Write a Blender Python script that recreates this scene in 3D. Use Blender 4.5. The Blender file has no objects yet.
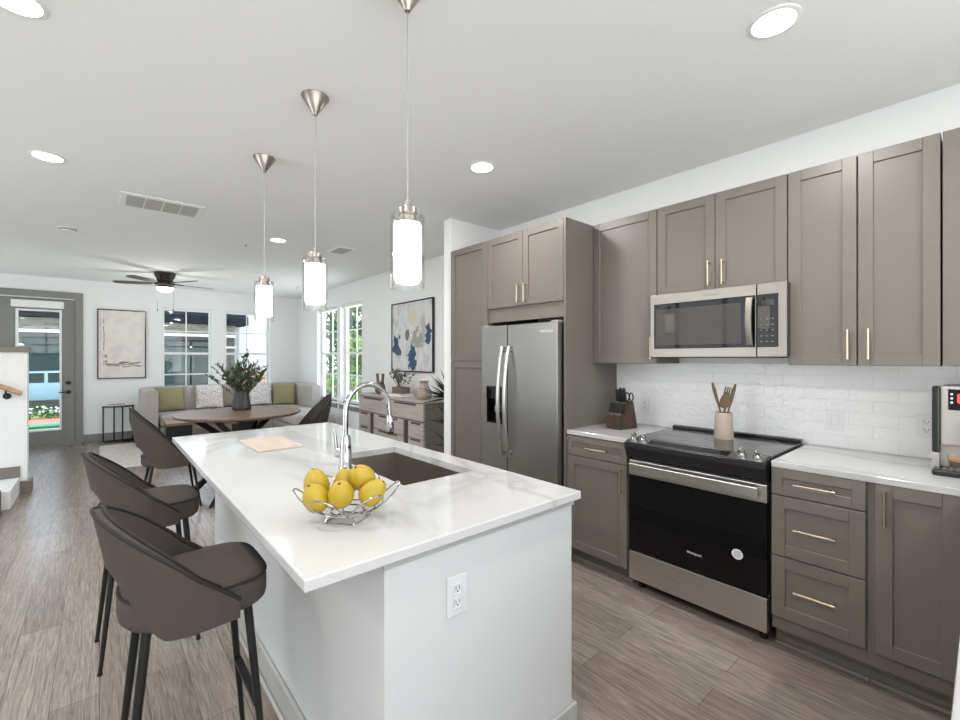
import bpy, bmesh, math, random
from mathutils import Vector, Matrix, Euler
PI = math.pi
R = math.radians
random.seed(7)
S = bpy.context.scene
COL = S.collection

# ------------------------------------------------------------------ camera, world, exposure
cam_d = bpy.data.cameras.new('camera')
cam_d.sensor_width = 36.0
cam_d.lens = 440.05 / 960 * 36.0
cam_d.shift_y = -1.33 / 960
cam_d.clip_start = 0.02
cam_o = bpy.data.objects.new('camera', cam_d)
COL.objects.link(cam_o)
cam_o.location = (0, 0, 1.4053)
cam_o.rotation_euler = (PI / 2, 0, -0.713)
S.camera = cam_o

S.view_settings.view_transform = 'Standard'
S.view_settings.look = 'None'
S.view_settings.gamma = 1.0
S.view_settings.use_curve_mapping = False
S.view_settings.exposure = 0.33

W = bpy.data.worlds.new('World')
S.world = W
W.use_nodes = True
wn = W.node_tree
wn.nodes.clear()
w_out = wn.nodes.new('ShaderNodeOutputWorld')
w_bg = wn.nodes.new('ShaderNodeBackground')
w_bg.inputs['Strength'].default_value = 3.0
w_tc = wn.nodes.new('ShaderNodeTexCoord')
w_sep = wn.nodes.new('ShaderNodeSeparateXYZ')
w_ramp = wn.nodes.new('ShaderNodeValToRGB')
w_ramp.color_ramp.elements[0].position = 0.0
w_ramp.color_ramp.elements[0].color = (0.95, 0.97, 1.0, 1)
w_ramp.color_ramp.elements[1].position = 0.7
w_ramp.color_ramp.elements[1].color = (0.55, 0.74, 1.0, 1)
w_lt = wn.nodes.new('ShaderNodeMath')           # below the horizon: brightness added to send light up to the ceiling
w_lt.operation = 'LESS_THAN'
w_lt.inputs[1].default_value = -0.01
w_mix = wn.nodes.new('ShaderNodeMix')
w_mix.data_type = 'RGBA'
w_mix.inputs['B'].default_value = (1.2, 1.2, 1.2, 1)
wn.links.new(w_tc.outputs['Generated'], w_sep.inputs[0])
wn.links.new(w_sep.outputs['Z'], w_ramp.inputs[0])
wn.links.new(w_sep.outputs['Z'], w_lt.inputs[0])
wn.links.new(w_lt.outputs[0], w_mix.inputs['Factor'])
wn.links.new(w_ramp.outputs[0], w_mix.inputs['A'])
wn.links.new(w_mix.outputs['Result'], w_bg.inputs['Color'])
wn.links.new(w_bg.outputs[0], w_out.inputs['Surface'])

sun_d = bpy.data.lights.new('sun', 'SUN')
sun_d.energy = 3.5
sun_d.angle = 0.02
sun_d.color = (1.0, 0.98, 0.96)
sun_o = bpy.data.objects.new('sun', sun_d)
COL.objects.link(sun_o)
sun_o.rotation_euler = Vector((0.0, 0.6, -0.8)).to_track_quat('-Z', 'Y').to_euler()

CAN_W = 12.0        # power of a ceiling can
PEND_E = 5.0        # emission of a pendant's inner shade
FAN_E = 9.0
CAN_E = 14.0


# ------------------------------------------------------------------ materials
def newmat(name):
    m = bpy.data.materials.new(name)
    m.use_nodes = True
    nt = m.node_tree
    return m, nt, nt.nodes['Principled BSDF']


def srgb(r, g, b):
    def f(c):
        c /= 255.0
        return c / 12.92 if c <= 0.04045 else ((c + 0.055) / 1.055) ** 2.4
    return (f(r), f(g), f(b), 1)


def node(nt, t, **kw):
    n = nt.nodes.new(t)
    for k, v in kw.items():
        setattr(n, k, v)
    return n


def simple(name, col, rough=0.5, metal=0.0, noise=0.0, scale=40, bump=0.0, stretch=(1, 1, 1), coat=0.0):
    """principled with a procedural noise that varies the colour and, if asked, the relief"""
    m, nt, p = newmat(name)
    p.inputs['Roughness'].default_value = rough
    p.inputs['Metallic'].default_value = metal
    if coat:
        p.inputs['Coat Weight'].default_value = coat
    tc = node(nt, 'ShaderNodeTexCoord')
    mp = node(nt, 'ShaderNodeMapping')
    mp.inputs['Scale'].default_value = stretch
    nz = node(nt, 'ShaderNodeTexNoise')
    nz.inputs['Scale'].default_value = scale
    nz.inputs['Detail'].default_value = 4
    nt.links.new(tc.outputs['Object'], mp.inputs[0])
    nt.links.new(mp.outputs[0], nz.inputs['Vector'])
    mx = node(nt, 'ShaderNodeMix', data_type='RGBA')
    a = [max(0, c * (1 - noise)) for c in col[:3]] + [1]
    b = [min(1, c * (1 + noise)) for c in col[:3]] + [1]
    mx.inputs['A'].default_value = a
    mx.inputs['B'].default_value = b
    nt.links.new(nz.outputs['Fac'], mx.inputs['Factor'])
    nt.links.new(mx.outputs['Result'], p.inputs['Base Color'])
    if bump:
        bp = node(nt, 'ShaderNodeBump')
        bp.inputs['Strength'].default_value = bump
        bp.inputs['Distance'].default_value = 0.01
        nt.links.new(nz.outputs['Fac'], bp.inputs['Height'])
        nt.links.new(bp.outputs[0], p.inputs['Normal'])
    return m


def emis(name, col, strength):
    m, nt, p = newmat(name)
    p.inputs['Base Color'].default_value = col
    p.inputs['Emission Color'].default_value = col
    p.inputs['Emission Strength'].default_value = strength
    return m


def glassy(name, tint=(0.97, 0.985, 0.98, 1), refl=1.0, rough=0.02):
    m, nt, p = newmat(name)
    nt.nodes.remove(p)
    out = nt.nodes['Material Output']
    tr = node(nt, 'ShaderNodeBsdfTransparent')
    tr.inputs[0].default_value = tint
    gl = node(nt, 'ShaderNodeBsdfGlossy')
    gl.inputs['Roughness'].default_value = rough
    lw = node(nt, 'ShaderNodeLayerWeight')
    lw.inputs['Blend'].default_value = 0.5
    pw = node(nt, 'ShaderNodeMath', operation='POWER')
    pw.inputs[1].default_value = 4.0
    nt.links.new(lw.outputs['Facing'], pw.inputs[0])
    mu = node(nt, 'ShaderNodeMath', operation='MULTIPLY_ADD')
    mu.inputs[1].default_value = 0.7 * refl
    mu.inputs[2].default_value = 0.035 * refl
    mx = node(nt, 'ShaderNodeMixShader')
    nt.links.new(pw.outputs[0], mu.inputs[0])
    nt.links.new(mu.outputs[0], mx.inputs[0])
    nt.links.new(tr.outputs[0], mx.inputs[1])
    nt.links.new(gl.outputs[0], mx.inputs[2])
    nt.links.new(mx.outputs[0], out.inputs[0])
    return m


def floor_mat():
    m, nt, p = newmat('plank_floor')
    geo = node(nt, 'ShaderNodeNewGeometry')
    sep = node(nt, 'ShaderNodeSeparateXYZ')
    nt.links.new(geo.outputs['Position'], sep.inputs[0])
    cmb = node(nt, 'ShaderNodeCombineXYZ')
    nt.links.new(sep.outputs['Y'], cmb.inputs['X'])
    nt.links.new(sep.outputs['X'], cmb.inputs['Y'])
    br = node(nt, 'ShaderNodeTexBrick', offset=0.37, offset_frequency=2)
    br.inputs['Scale'].default_value = 1.0
    br.inputs['Brick Width'].default_value = 1.22
    br.inputs['Row Height'].default_value = 0.152
    br.inputs['Mortar Size'].default_value = 0.0012
    br.inputs['Mortar Smooth'].default_value = 0.2
    br.inputs['Bias'].default_value = 0.0
    br.inputs['Color1'].default_value = srgb(138, 126, 117)
    br.inputs['Color2'].default_value = srgb(156, 145, 136)
    br.inputs['Mortar'].default_value = srgb(84, 76, 70)
    nt.links.new(cmb.outputs[0], br.inputs['Vector'])
    mp = node(nt, 'ShaderNodeMapping')
    mp.inputs['Scale'].default_value = (2.0, 34.0, 1)
    nt.links.new(cmb.outputs[0], mp.inputs[0])
    nz = node(nt, 'ShaderNodeTexNoise')
    nz.inputs['Scale'].default_value = 1.6
    nz.inputs['Detail'].default_value = 9
    nz.inputs['Roughness'].default_value = 0.65
    nz.inputs['Distortion'].default_value = 2.2
    nt.links.new(mp.outputs[0], nz.inputs['Vector'])
    rp = node(nt, 'ShaderNodeValToRGB')
    rp.color_ramp.elements[0].position = 0.3
    rp.color_ramp.elements[0].color = (0.42, 0.41, 0.40, 1)
    rp.color_ramp.elements[1].position = 0.68
    rp.color_ramp.elements[1].color = (1.18, 1.17, 1.16, 1)
    nt.links.new(nz.outputs['Fac'], rp.inputs[0])
    mx = node(nt, 'ShaderNodeMix', data_type='RGBA', blend_type='MULTIPLY')
    mx.inputs['Factor'].default_value = 1.0
    nt.links.new(br.outputs['Color'], mx.inputs['A'])
    nt.links.new(rp.outputs[0], mx.inputs['B'])
    nt.links.new(mx.outputs['Result'], p.inputs['Base Color'])
    p.inputs['Roughness'].default_value = 0.24
    bp = node(nt, 'ShaderNodeBump')
    bp.inputs['Strength'].default_value = 0.12
    bp.inputs['Distance'].default_value = 0.004
    nt.links.new(nz.outputs['Fac'], bp.inputs['Height'])
    nt.links.new(bp.outputs[0], p.inputs['Normal'])
    return m


def tile_mat():
    m, nt, p = newmat('backsplash_tile')
    geo = node(nt, 'ShaderNodeNewGeometry')
    sep = node(nt, 'ShaderNodeSeparateXYZ')
    nt.links.new(geo.outputs['Position'], sep.inputs[0])
    cmb = node(nt, 'ShaderNodeCombineXYZ')
    nt.links.new(sep.outputs['Y'], cmb.inputs['X'])
    nt.links.new(sep.outputs['Z'], cmb.inputs['Y'])
    br = node(nt, 'ShaderNodeTexBrick', offset=0.5)
    br.inputs['Scale'].default_value = 1.0
    br.inputs['Brick Width'].default_value = 0.2
    br.inputs['Row Height'].default_value = 0.0655
    br.inputs['Mortar Size'].default_value = 0.0016
    br.inputs['Mortar Smooth'].default_value = 0.6
    br.inputs['Color1'].default_value = (0.93, 0.93, 0.925, 1)
    br.inputs['Color2'].default_value = (0.91, 0.91, 0.905, 1)
    br.inputs['Mortar'].default_value = (0.89, 0.89, 0.885, 1)
    nt.links.new(cmb.outputs[0], br.inputs['Vector'])
    nt.links.new(br.outputs['Color'], p.inputs['Base Color'])
    nz = node(nt, 'ShaderNodeTexNoise')
    nz.inputs['Scale'].default_value = 34
    nz.inputs['Detail'].default_value = 1
    nt.links.new(cmb.outputs[0], nz.inputs['Vector'])
    ml = node(nt, 'ShaderNodeMath', operation='MULTIPLY_ADD')
    ml.inputs[1].default_value = -0.3
    nt.links.new(br.outputs['Fac'], ml.inputs[0])
    nt.links.new(nz.outputs['Fac'], ml.inputs[2])
    bp = node(nt, 'ShaderNodeBump')
    bp.inputs['Strength'].default_value = 0.8
    bp.inputs['Distance'].default_value = 0.006
    nt.links.new(ml.outputs[0], bp.inputs['Height'])
    nt.links.new(bp.outputs[0], p.inputs['Normal'])
    p.inputs['Roughness'].default_value = 0.12
    return m


def quartz_mat():
    m, nt, p = newmat('white_quartz')
    geo = node(nt, 'ShaderNodeNewGeometry')
    mp = node(nt, 'ShaderNodeMapping')
    mp.inputs['Rotation'].default_value = (0, 0, R(35))
    mp.inputs['Scale'].default_value = (1.0, 0.6, 1)
    nt.links.new(geo.outputs['Position'], mp.inputs[0])
    nz = node(nt, 'ShaderNodeTexNoise')
    nz.inputs['Scale'].default_value = 1.4
    nz.inputs['Detail'].default_value = 7
    nz.inputs['Distortion'].default_value = 0.8
    nt.links.new(mp.outputs[0], nz.inputs['Vector'])
    rp = node(nt, 'ShaderNodeValToRGB')
    e = rp.color_ramp.elements
    base = (0.525, 0.52, 0.515, 1)
    e[0].position = 0.46
    e[0].color = base
    e[1].position = 0.54
    e[1].color = base
    v = e.new(0.5)
    v.color = (0.435, 0.43, 0.42, 1)
    nt.links.new(nz.outputs['Fac'], rp.inputs[0])
    nt.links.new(rp.outputs[0], p.inputs['Base Color'])
    p.inputs['Roughness'].default_value = 0.09
    return m


def steel_mat(name, col=(0.56, 0.54, 0.515, 1), rough=0.3, axis=2):
    m, nt, p = newmat(name)
    p.inputs['Metallic'].default_value = 1.0
    p.inputs['Base Color'].default_value = col
    tc = node(nt, 'ShaderNodeTexCoord')
    mp = node(nt, 'ShaderNodeMapping')
    sc = [260, 260, 260]
    sc[axis] = 3
    mp.inputs['Scale'].default_value = sc
    nz = node(nt, 'ShaderNodeTexNoise')
    nz.inputs['Scale'].default_value = 1.0
    nz.inputs['Detail'].default_value = 2
    nt.links.new(tc.outputs['Object'], mp.inputs[0])
    nt.links.new(mp.outputs[0], nz.inputs['Vector'])
    mr = node(nt, 'ShaderNodeMapRange')
    mr.inputs['To Min'].default_value = rough - 0.06
    mr.inputs['To Max'].default_value = rough + 0.08
    nt.links.new(nz.outputs['Fac'], mr.inputs['Value'])
    nt.links.new(mr.outputs[0], p.inputs['Roughness'])
    return m


def wood_mat(name, c1, c2, rough=0.45, stretch=(3, 30, 30), scale=1.2):
    m, nt, p = newmat(name)
    tc = node(nt, 'ShaderNodeTexCoord')
    mp = node(nt, 'ShaderNodeMapping')
    mp.inputs['Scale'].default_value = stretch
    nz = node(nt, 'ShaderNodeTexNoise')
    nz.inputs['Scale'].default_value = scale
    nz.inputs['Detail'].default_value = 6
    nz.inputs['Distortion'].default_value = 0.7
    rp = node(nt, 'ShaderNodeValToRGB')
    rp.color_ramp.elements[0].position = 0.32
    rp.color_ramp.elements[0].color = c1
    rp.color_ramp.elements[1].position = 0.68
    rp.color_ramp.elements[1].color = c2
    nt.links.new(tc.outputs['Object'], mp.inputs[0])
    nt.links.new(mp.outputs[0], nz.inputs['Vector'])
    nt.links.new(nz.outputs['Fac'], rp.inputs[0])
    nt.links.new(rp.outputs[0], p.inputs['Base Color'])
    p.inputs['Roughness'].default_value = rough
    return m


def brick_mat(name, c1, c2, mortar, bw=0.22, rh=0.075, ms=0.008, rough=0.85, axis='X'):
    m, nt, p = newmat(name)
    geo = node(nt, 'ShaderNodeNewGeometry')
    sep = node(nt, 'ShaderNodeSeparateXYZ')
    nt.links.new(geo.outputs['Position'], sep.inputs[0])
    cmb = node(nt, 'ShaderNodeCombineXYZ')
    nt.links.new(sep.outputs[axis], cmb.inputs['X'])
    nt.links.new(sep.outputs['Z'], cmb.inputs['Y'])
    br = node(nt, 'ShaderNodeTexBrick')
    br.inputs['Scale'].default_value = 1.0
    br.inputs['Brick Width'].default_value = bw
    br.inputs['Row Height'].default_value = rh
    br.inputs['Mortar Size'].default_value = ms
    br.inputs['Color1'].default_value = c1
    br.inputs['Color2'].default_value = c2
    br.inputs['Mortar'].default_value = mortar
    nt.links.new(cmb.outputs[0], br.inputs['Vector'])
    nt.links.new(br.outputs['Color'], p.inputs['Base Color'])
    p.inputs['Roughness'].default_value = rough
    return m


def zigzag_mat():
    m, nt, p = newmat('patterned_cushion_cloth')
    tc = node(nt, 'ShaderNodeTexCoord')
    mp = node(nt, 'ShaderNodeMapping')
    mp.inputs['Scale'].default_value = (58, 1, 26)
    nt.links.new(tc.outputs['Object'], mp.inputs[0])
    vo = node(nt, 'ShaderNodeTexVoronoi', distance='MANHATTAN')
    vo.inputs['Scale'].default_value = 1.0
    vo.inputs['Randomness'].default_value = 0.55
    nt.links.new(mp.outputs[0], vo.inputs['Vector'])
    rp = node(nt, 'ShaderNodeValToRGB')
    rp.color_ramp.interpolation = 'CONSTANT'
    rp.color_ramp.elements[0].color = srgb(150, 138, 136)
    rp.color_ramp.elements[1].position = 0.5
    rp.color_ramp.elements[1].color = srgb(226, 220, 218)
    nt.links.new(vo.outputs['Distance'], rp.inputs[0])
    nt.links.new(rp.outputs[0], p.inputs['Base Color'])
    p.inputs['Roughness'].default_value = 0.9
    return m


def speckle_mat(name, base, spot, scale, thr=0.62):
    m, nt, p = newmat(name)
    tc = node(nt, 'ShaderNodeTexCoord')
    nz = node(nt, 'ShaderNodeTexNoise')
    nz.inputs['Scale'].default_value = scale
    nz.inputs['Detail'].default_value = 3
    nt.links.new(tc.outputs['Object'], nz.inputs['Vector'])
    rp = node(nt, 'ShaderNodeValToRGB')
    rp.color_ramp.elements[0].position = thr
    rp.color_ramp.elements[0].color = base
    rp.color_ramp.elements[1].position = thr + 0.07
    rp.color_ramp.elements[1].color = spot
    nt.links.new(nz.outputs['Fac'], rp.inputs[0])
    nt.links.new(rp.outputs[0], p.inputs['Base Color'])
    p.inputs['Roughness'].default_value = 0.95
    return m


M = {}
M['floor'] = floor_mat()
M['tile'] = tile_mat()
M['quartz'] = quartz_mat()
M['wall'] = simple('wall_paint', (0.83, 0.84, 0.84, 1), 0.65, noise=0.01, scale=8)
M['ceiling'] = simple('ceiling_paint', (0.87, 0.88, 0.88, 1), 0.8, noise=0.01, scale=60, bump=0.03)
M['island'] = simple('island_paint', (0.555, 0.56, 0.555, 1), 0.5, noise=0.01, scale=8)
M['trimgrey'] = simple('grey_trim_paint', srgb(128, 128, 124), 0.45, noise=0.02, scale=12)
M['trimtaupe'] = simple('taupe_trim_paint', srgb(122, 114, 104), 0.5, noise=0.02, scale=12)
M['islandtrim'] = simple('island_trim_paint', srgb(168, 168, 162), 0.45, noise=0.02, scale=12)
M['white'] = simple('white_vinyl', (0.82, 0.83, 0.82, 1), 0.35, noise=0.01)
M['plate'] = simple('outlet_plate_plastic', (0.60, 0.61, 0.61, 1), 0.35, noise=0.01)
M['cab'] = simple('cabinet_paint', srgb(110, 104, 97), 0.38, noise=0.03, scale=5)
M['dark'] = simple('cabinet_gap', (0.015, 0.015, 0.015, 1), 0.7, noise=0.1)
M['brass'] = simple('champagne_brass', (0.60, 0.49, 0.35, 1), 0.28, 1.0, noise=0.03)
M['steel'] = steel_mat('brushed_steel', axis=1)
M['steelm'] = steel_mat('brushed_steel_microwave', (0.30, 0.275, 0.25, 1), 0.34, axis=1)  # same steel, colour darkened to offset the bright reflections it gets here
M['steelv'] = steel_mat('brushed_steel_fridge', (0.38, 0.37, 0.355, 1), 0.34, axis=2)
M['nickel'] = simple('satin_nickel', (0.34, 0.31, 0.28, 1), 0.3, 1.0, noise=0.03)
M['chrome'] = simple('chrome', (0.50, 0.50, 0.50, 1), 0.08, 1.0, noise=0.01)
M['sink'] = steel_mat('sink_steel', (0.42, 0.38, 0.35, 1), 0.36, axis=1)
M['black'] = simple('black_enamel', (0.012, 0.012, 0.013, 1), 0.22, noise=0.1)
M['blackglass'] = simple('black_glass', (0.004, 0.004, 0.0045, 1), 0.04, noise=0.1)
M['blackglass'].node_tree.nodes['Principled BSDF'].inputs['Specular IOR Level'].default_value = 0.3
M['cooktop'] = simple('ceramic_cooktop', (0.05, 0.05, 0.05, 1), 0.14, noise=0.2, scale=300)
M['mwglass'] = simple('microwave_window', (0.055, 0.048, 0.043, 1), 0.05, noise=0.1)
M['blackmetal'] = simple('black_metal', (0.014, 0.014, 0.014, 1), 0.42, 0.4, noise=0.1)
M['bronze'] = simple('dark_bronze', (0.030, 0.024, 0.020, 1), 0.4, 0.6, noise=0.1)
M['mwglass'].node_tree.nodes['Principled BSDF'].inputs['Specular IOR Level'].default_value = 0.22
M['blade'] = simple('fan_blade_wood', (0.05, 0.042, 0.038, 1), 0.45, noise=0.2, stretch=(1, 8, 1))
M['fabric'] = simple('taupe_upholstery', srgb(70, 63, 59), 0.92, noise=0.16, scale=160, bump=0.25)
M['fabricpipe'] = simple('taupe_piping', srgb(36, 32, 30), 0.85, noise=0.1, scale=160)
M['sofa'] = simple('sofa_weave', srgb(176, 169, 164), 0.95, noise=0.10, scale=180, bump=0.25)
M['green'] = simple('olive_cushion_cloth', srgb(152, 146, 112), 0.95, noise=0.10, scale=140, bump=0.2)
M['taupecush'] = simple('taupe_cushion_cloth', srgb(140, 132, 122), 0.95, noise=0.10, scale=140, bump=0.2)
M['zigzag'] = zigzag_mat()
M['rug'] = speckle_mat('rug_pile', srgb(206, 198, 193), srgb(172, 154, 146), 26, 0.58)
M['tablewood'] = wood_mat('table_walnut', srgb(88, 70, 60), srgb(126, 104, 90), 0.4, (2, 24, 10))
M['coffeewood'] = wood_mat('coffee_table_oak', srgb(126, 98, 70), srgb(160, 130, 98), 0.5, (2, 24, 10))
M['consolewood'] = wood_mat('console_ash', srgb(166, 158, 151), srgb(186, 179, 172), 0.55, (20, 2, 20))
M['consoledark'] = simple('console_inset', srgb(74, 64, 58), 0.6, noise=0.1)
M['consoleend'] = wood_mat('console_end_grey', srgb(112, 104, 98), srgb(134, 126, 120), 0.55, (20, 2, 20))
M['walnut'] = wood_mat('knife_block_walnut', srgb(48, 34, 27), srgb(76, 56, 44), 0.45, (16, 16, 2))
M['oakrail'] = wood_mat('handrail_oak', srgb(176, 136, 96), srgb(204, 166, 124), 0.45, (3, 30, 30))
M['spoonwood'] = wood_mat('spoon_wood', srgb(104, 82, 60), srgb(136, 110, 84), 0.5, (10, 10, 2))
M['boardwood'] = wood_mat('cutting_board_wood', srgb(184, 168, 154), srgb(200, 184, 170), 0.5, (20, 2, 10))
M['crock'] = simple('stoneware', srgb(170, 158, 144), 0.7, noise=0.06, scale=90, bump=0.1)
M['mango'] = simple('yellow_fruit_skin', (0.42, 0.285, 0.016, 1), 0.42, noise=0.16, scale=14, bump=0.05)
M['stalk'] = simple('fruit_stalk_scar', srgb(92, 64, 30), 0.8, noise=0.2)
M['leaf'] = simple('bouquet_leaf', srgb(62, 74, 44), 0.6, noise=0.35, scale=30)
M['leafsil'] = simple('silver_leaf', srgb(120, 126, 108), 0.7, noise=0.25, scale=30)
M['stemgreen'] = simple('plant_stem', srgb(70, 62, 44), 0.7, noise=0.2)
M['darkleaf'] = simple('palm_leaf', srgb(34, 38, 28), 0.55, noise=0.3, scale=12)
M['smoke'] = simple('ribbed_dark_vase', srgb(48, 49, 46), 0.25, noise=0.12, scale=60)
M['ceramic'] = simple('ribbed_taupe_vase', srgb(172, 158, 146), 0.5, noise=0.1, scale=20)
M['brownpot'] = simple('brown_planter', srgb(110, 94, 82), 0.7, noise=0.15, scale=40)
M['bronzevase'] = simple('forked_vase_metal', srgb(112, 98, 84), 0.4, 0.5, noise=0.1)
M['paper'] = simple('book_cover_white', srgb(222, 218, 212), 0.6, noise=0.02)
M['papergrey'] = simple('book_cover_grey', srgb(150, 148, 146), 0.6, noise=0.03)
M['red'] = emis('red_digits', (1.0, 0.05, 0.05, 1), 1.2)
M['icon'] = emis('white_icons', (1, 1, 1, 1), 0.8)
M['coffee'] = simple('espresso', srgb(70, 38, 20), 0.3, noise=0.1)
M['crema'] = simple('crema', srgb(176, 128, 74), 0.5, noise=0.1)
M['silver'] = simple('silver_plastic', srgb(172, 168, 164), 0.4, 0.3, noise=0.02)
M['greytext'] = simple('grey_lettering', srgb(120, 118, 116), 0.5, 0.3, noise=0.02)
M['whitetext'] = simple('white_lettering', srgb(228, 228, 228), 0.5, noise=0.02)
M['glass'] = glassy('clear_pane')
M['cupglass'] = glassy('clear_cup', (0.97, 0.97, 0.97, 1), 1.0)
M['pendglass'] = glassy('clear_pendant_glass', (0.97, 0.97, 0.965, 1), 1.3)
M['shade'] = emis('frosted_lit_shade', (1.0, 0.97, 0.93, 1), PEND_E)
M['canlens'] = emis('lit_can_lens', (1.0, 0.97, 0.93, 1), CAN_E)
M['fanlens'] = emis('lit_fan_bowl', (1.0, 0.95, 0.88, 1), FAN_E)
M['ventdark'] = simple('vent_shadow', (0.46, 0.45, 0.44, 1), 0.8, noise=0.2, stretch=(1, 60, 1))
M['stepcarpet'] = simple('stair_nosing', srgb(110, 100, 92), 0.7, noise=0.1, scale=60)
# outdoors
M['grass'] = simple('lawn', (0.13, 0.24, 0.05, 1), 0.95, noise=0.4, scale=3)
M['mulch'] = simple('orange_mulch', srgb(190, 112, 88), 0.95, noise=0.3, scale=30)
M['paving'] = simple('bounce_paving', (0.6, 0.59, 0.56, 1), 0.9, noise=0.1, scale=3)
M['asphalt'] = simple('asphalt', srgb(150, 150, 150), 0.9, noise=0.1, scale=30)
M['darkbrick'] = brick_mat('dark_brick', srgb(58, 54, 51), srgb(76, 70, 65), srgb(88, 84, 80))
M['palebrick'] = brick_mat('pale_brick', srgb(150, 142, 134), srgb(112, 98, 92), srgb(160, 156, 150))
M['redbrick'] = brick_mat('red_brick', srgb(150, 104, 84), srgb(176, 128, 104), srgb(190, 176, 166))
M['whitesiding'] = brick_mat('white_siding', (0.50, 0.51, 0.50, 1), (0.48, 0.49, 0.49, 1), (0.34, 0.35, 0.36, 1), 30, 0.16, 0.006)
M['navy'] = simple('navy_fascia', srgb(22, 26, 33), 1.0, noise=0.1)
M['extglass'] = simple('dark_teal_window', srgb(24, 44, 42), 0.06, noise=0.5, scale=2)
M['extwhite'] = simple('outdoor_white_paint', (0.85, 0.86, 0.86, 1), 0.5, noise=0.02)
M['navy'].node_tree.nodes['Principled BSDF'].inputs['Specular IOR Level'].default_value = 0.05
M['carblue'] = simple('pale_blue_car_paint', srgb(118, 142, 160), 0.25, noise=0.03)
M['treeleaf'] = simple('tree_leaf', (0.045, 0.12, 0.03, 1), 0.6, noise=0.6, scale=0.9)
M['treeleafy'] = simple('bright_tree_leaf', (0.15, 0.26, 0.04, 1), 0.6, noise=0.5, scale=0.9)
M['bark'] = simple('bark', srgb(84, 72, 62), 0.9, noise=0.3, scale=20)
M['teal'] = simple('teal_plastic', srgb(60, 130, 112), 0.5, noise=0.05)
M['blind'] = simple('blind_fabric', (0.86, 0.86, 0.85, 1), 0.7, noise=0.01)


def art_mat(name, kind):
    m, nt, p = newmat(name)
    tc = node(nt, 'ShaderNodeTexCoord')
    sep = node(nt, 'ShaderNodeSeparateXYZ')
    nt.links.new(tc.outputs['Object'], sep.inputs[0])

    def noise(scale, stretch, detail=5, dist=0.0):
        mp = node(nt, 'ShaderNodeMapping')
        mp.inputs['Scale'].default_value = stretch
        nt.links.new(tc.outputs['Object'], mp.inputs[0])
        nz = node(nt, 'ShaderNodeTexNoise')
        nz.inputs['Scale'].default_value = scale
        nz.inputs['Detail'].default_value = detail
        nz.inputs['Distortion'].default_value = dist
        nt.links.new(mp.outputs[0], nz.inputs['Vector'])
        return nz.outputs['Fac']

    def ramp(fac, stops):
        rp = node(nt, 'ShaderNodeValToRGB')
        e = rp.color_ramp.elements
        e[0].position, e[0].color = stops[0]
        e[1].position, e[1].color = stops[-1]
        for q, c in stops[1:-1]:
            n = e.new(q)
            n.color = c
        nt.links.new(fac, rp.inputs[0])
        return rp.outputs[0]

    def mix(fac, a, b):
        mx = node(nt, 'ShaderNodeMix', data_type='RGBA')
        for v, k in ((fac, 'Factor'), (a, 'A'), (b, 'B')):
            if isinstance(v, (tuple, float, int)):
                mx.inputs[k].default_value = v
            else:
                nt.links.new(v, mx.inputs[k])
        return mx.outputs['Result']

    def math2(op, a, b):
        n = node(nt, 'ShaderNodeMath', operation=op)
        for i, v in enumerate((a, b)):
            if isinstance(v, (float, int)):
                n.inputs[i].default_value = v
            else:
                nt.links.new(v, n.inputs[i])
        return n.outputs[0]

    blk = (0, 0, 0, 1)
    wht = (1, 1, 1, 1)
    if kind == 'pale':      # canvas facing -Y, u = X, v = Z
        c = ramp(noise(3.5, (1, 1, 1), 6), [(0.35, srgb(222, 214, 210)), (0.5, srgb(230, 224, 221)), (0.65, srgb(212, 208, 208))])
        # thin sketch-like strokes near the foot
        wob = math2('MULTIPLY', math2('SUBTRACT', noise(4, (1, 1, 1), 3), 0.5), 0.16)
        for zc, th, xa, xb in ((-0.33, 0.012, -0.22, 0.25), (-0.385, 0.008, 0.0, 0.26), (-0.355, 0.006, -0.28, 0.22)):
            d = math2('ABSOLUTE', math2('SUBTRACT', math2('ADD', sep.outputs['Z'], wob), zc), 0.0)
            k = math2('LESS_THAN', d, th)
            k = math2('MULTIPLY', k, math2('MULTIPLY', math2('GREATER_THAN', sep.outputs['X'], xa), math2('LESS_THAN', sep.outputs['X'], xb)))
            k = math2('MULTIPLY', k, math2('GREATER_THAN', noise(18, (1, 1, 3), 2), 0.42))
            c = mix(k, c, srgb(126, 112, 106))
        for xc, th, za, zb in ((-0.245, 0.007, -0.34, 0.42), (-0.215, 0.016, -0.32, -0.18)):
            d = math2('ABSOLUTE', math2('SUBTRACT', math2('ADD', sep.outputs['X'], math2('MULTIPLY', wob, 0.25)), xc), 0.0)
            k = math2('LESS_THAN', d, th)
            k = math2('MULTIPLY', k, math2('MULTIPLY', math2('GREATER_THAN', sep.outputs['Z'], za), math2('LESS_THAN', sep.outputs['Z'], zb)))
            k = math2('MULTIPLY', k, math2('GREATER_THAN', noise(9, (1, 1, 2), 2), 0.45))
            c = mix(k, c, srgb(170, 142, 128))
    else:                   # canvas facing -X, u = Y, v = Z
        c = ramp(noise(3.2, (1, 1, 0.55), 4, 0.6), [(0.30, srgb(170, 186, 196)), (0.40, srgb(206, 206, 202)), (0.5, srgb(222, 214, 204)),
                                                     (0.58, srgb(214, 204, 190)), (0.68, srgb(182, 180, 172))])
        blob = noise(4.6, (1, 1, 0.6), 3, 0.4)
        low = math2('LESS_THAN', sep.outputs['Z'], 0.12)
        k = math2('MULTIPLY', math2('GREATER_THAN', blob, 0.60), low)
        c = mix(k, c, srgb(60, 88, 116))
        k2 = math2('MULTIPLY', math2('GREATER_THAN', noise(5.3, (1, 1, 0.5), 3, 0.3), 0.64), low)
        c = mix(k2, c, srgb(48, 60, 78))
    nt.links.new(c, p.inputs['Base Color'])
    p.inputs['Roughness'].default_value = 0.75
    return m


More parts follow.
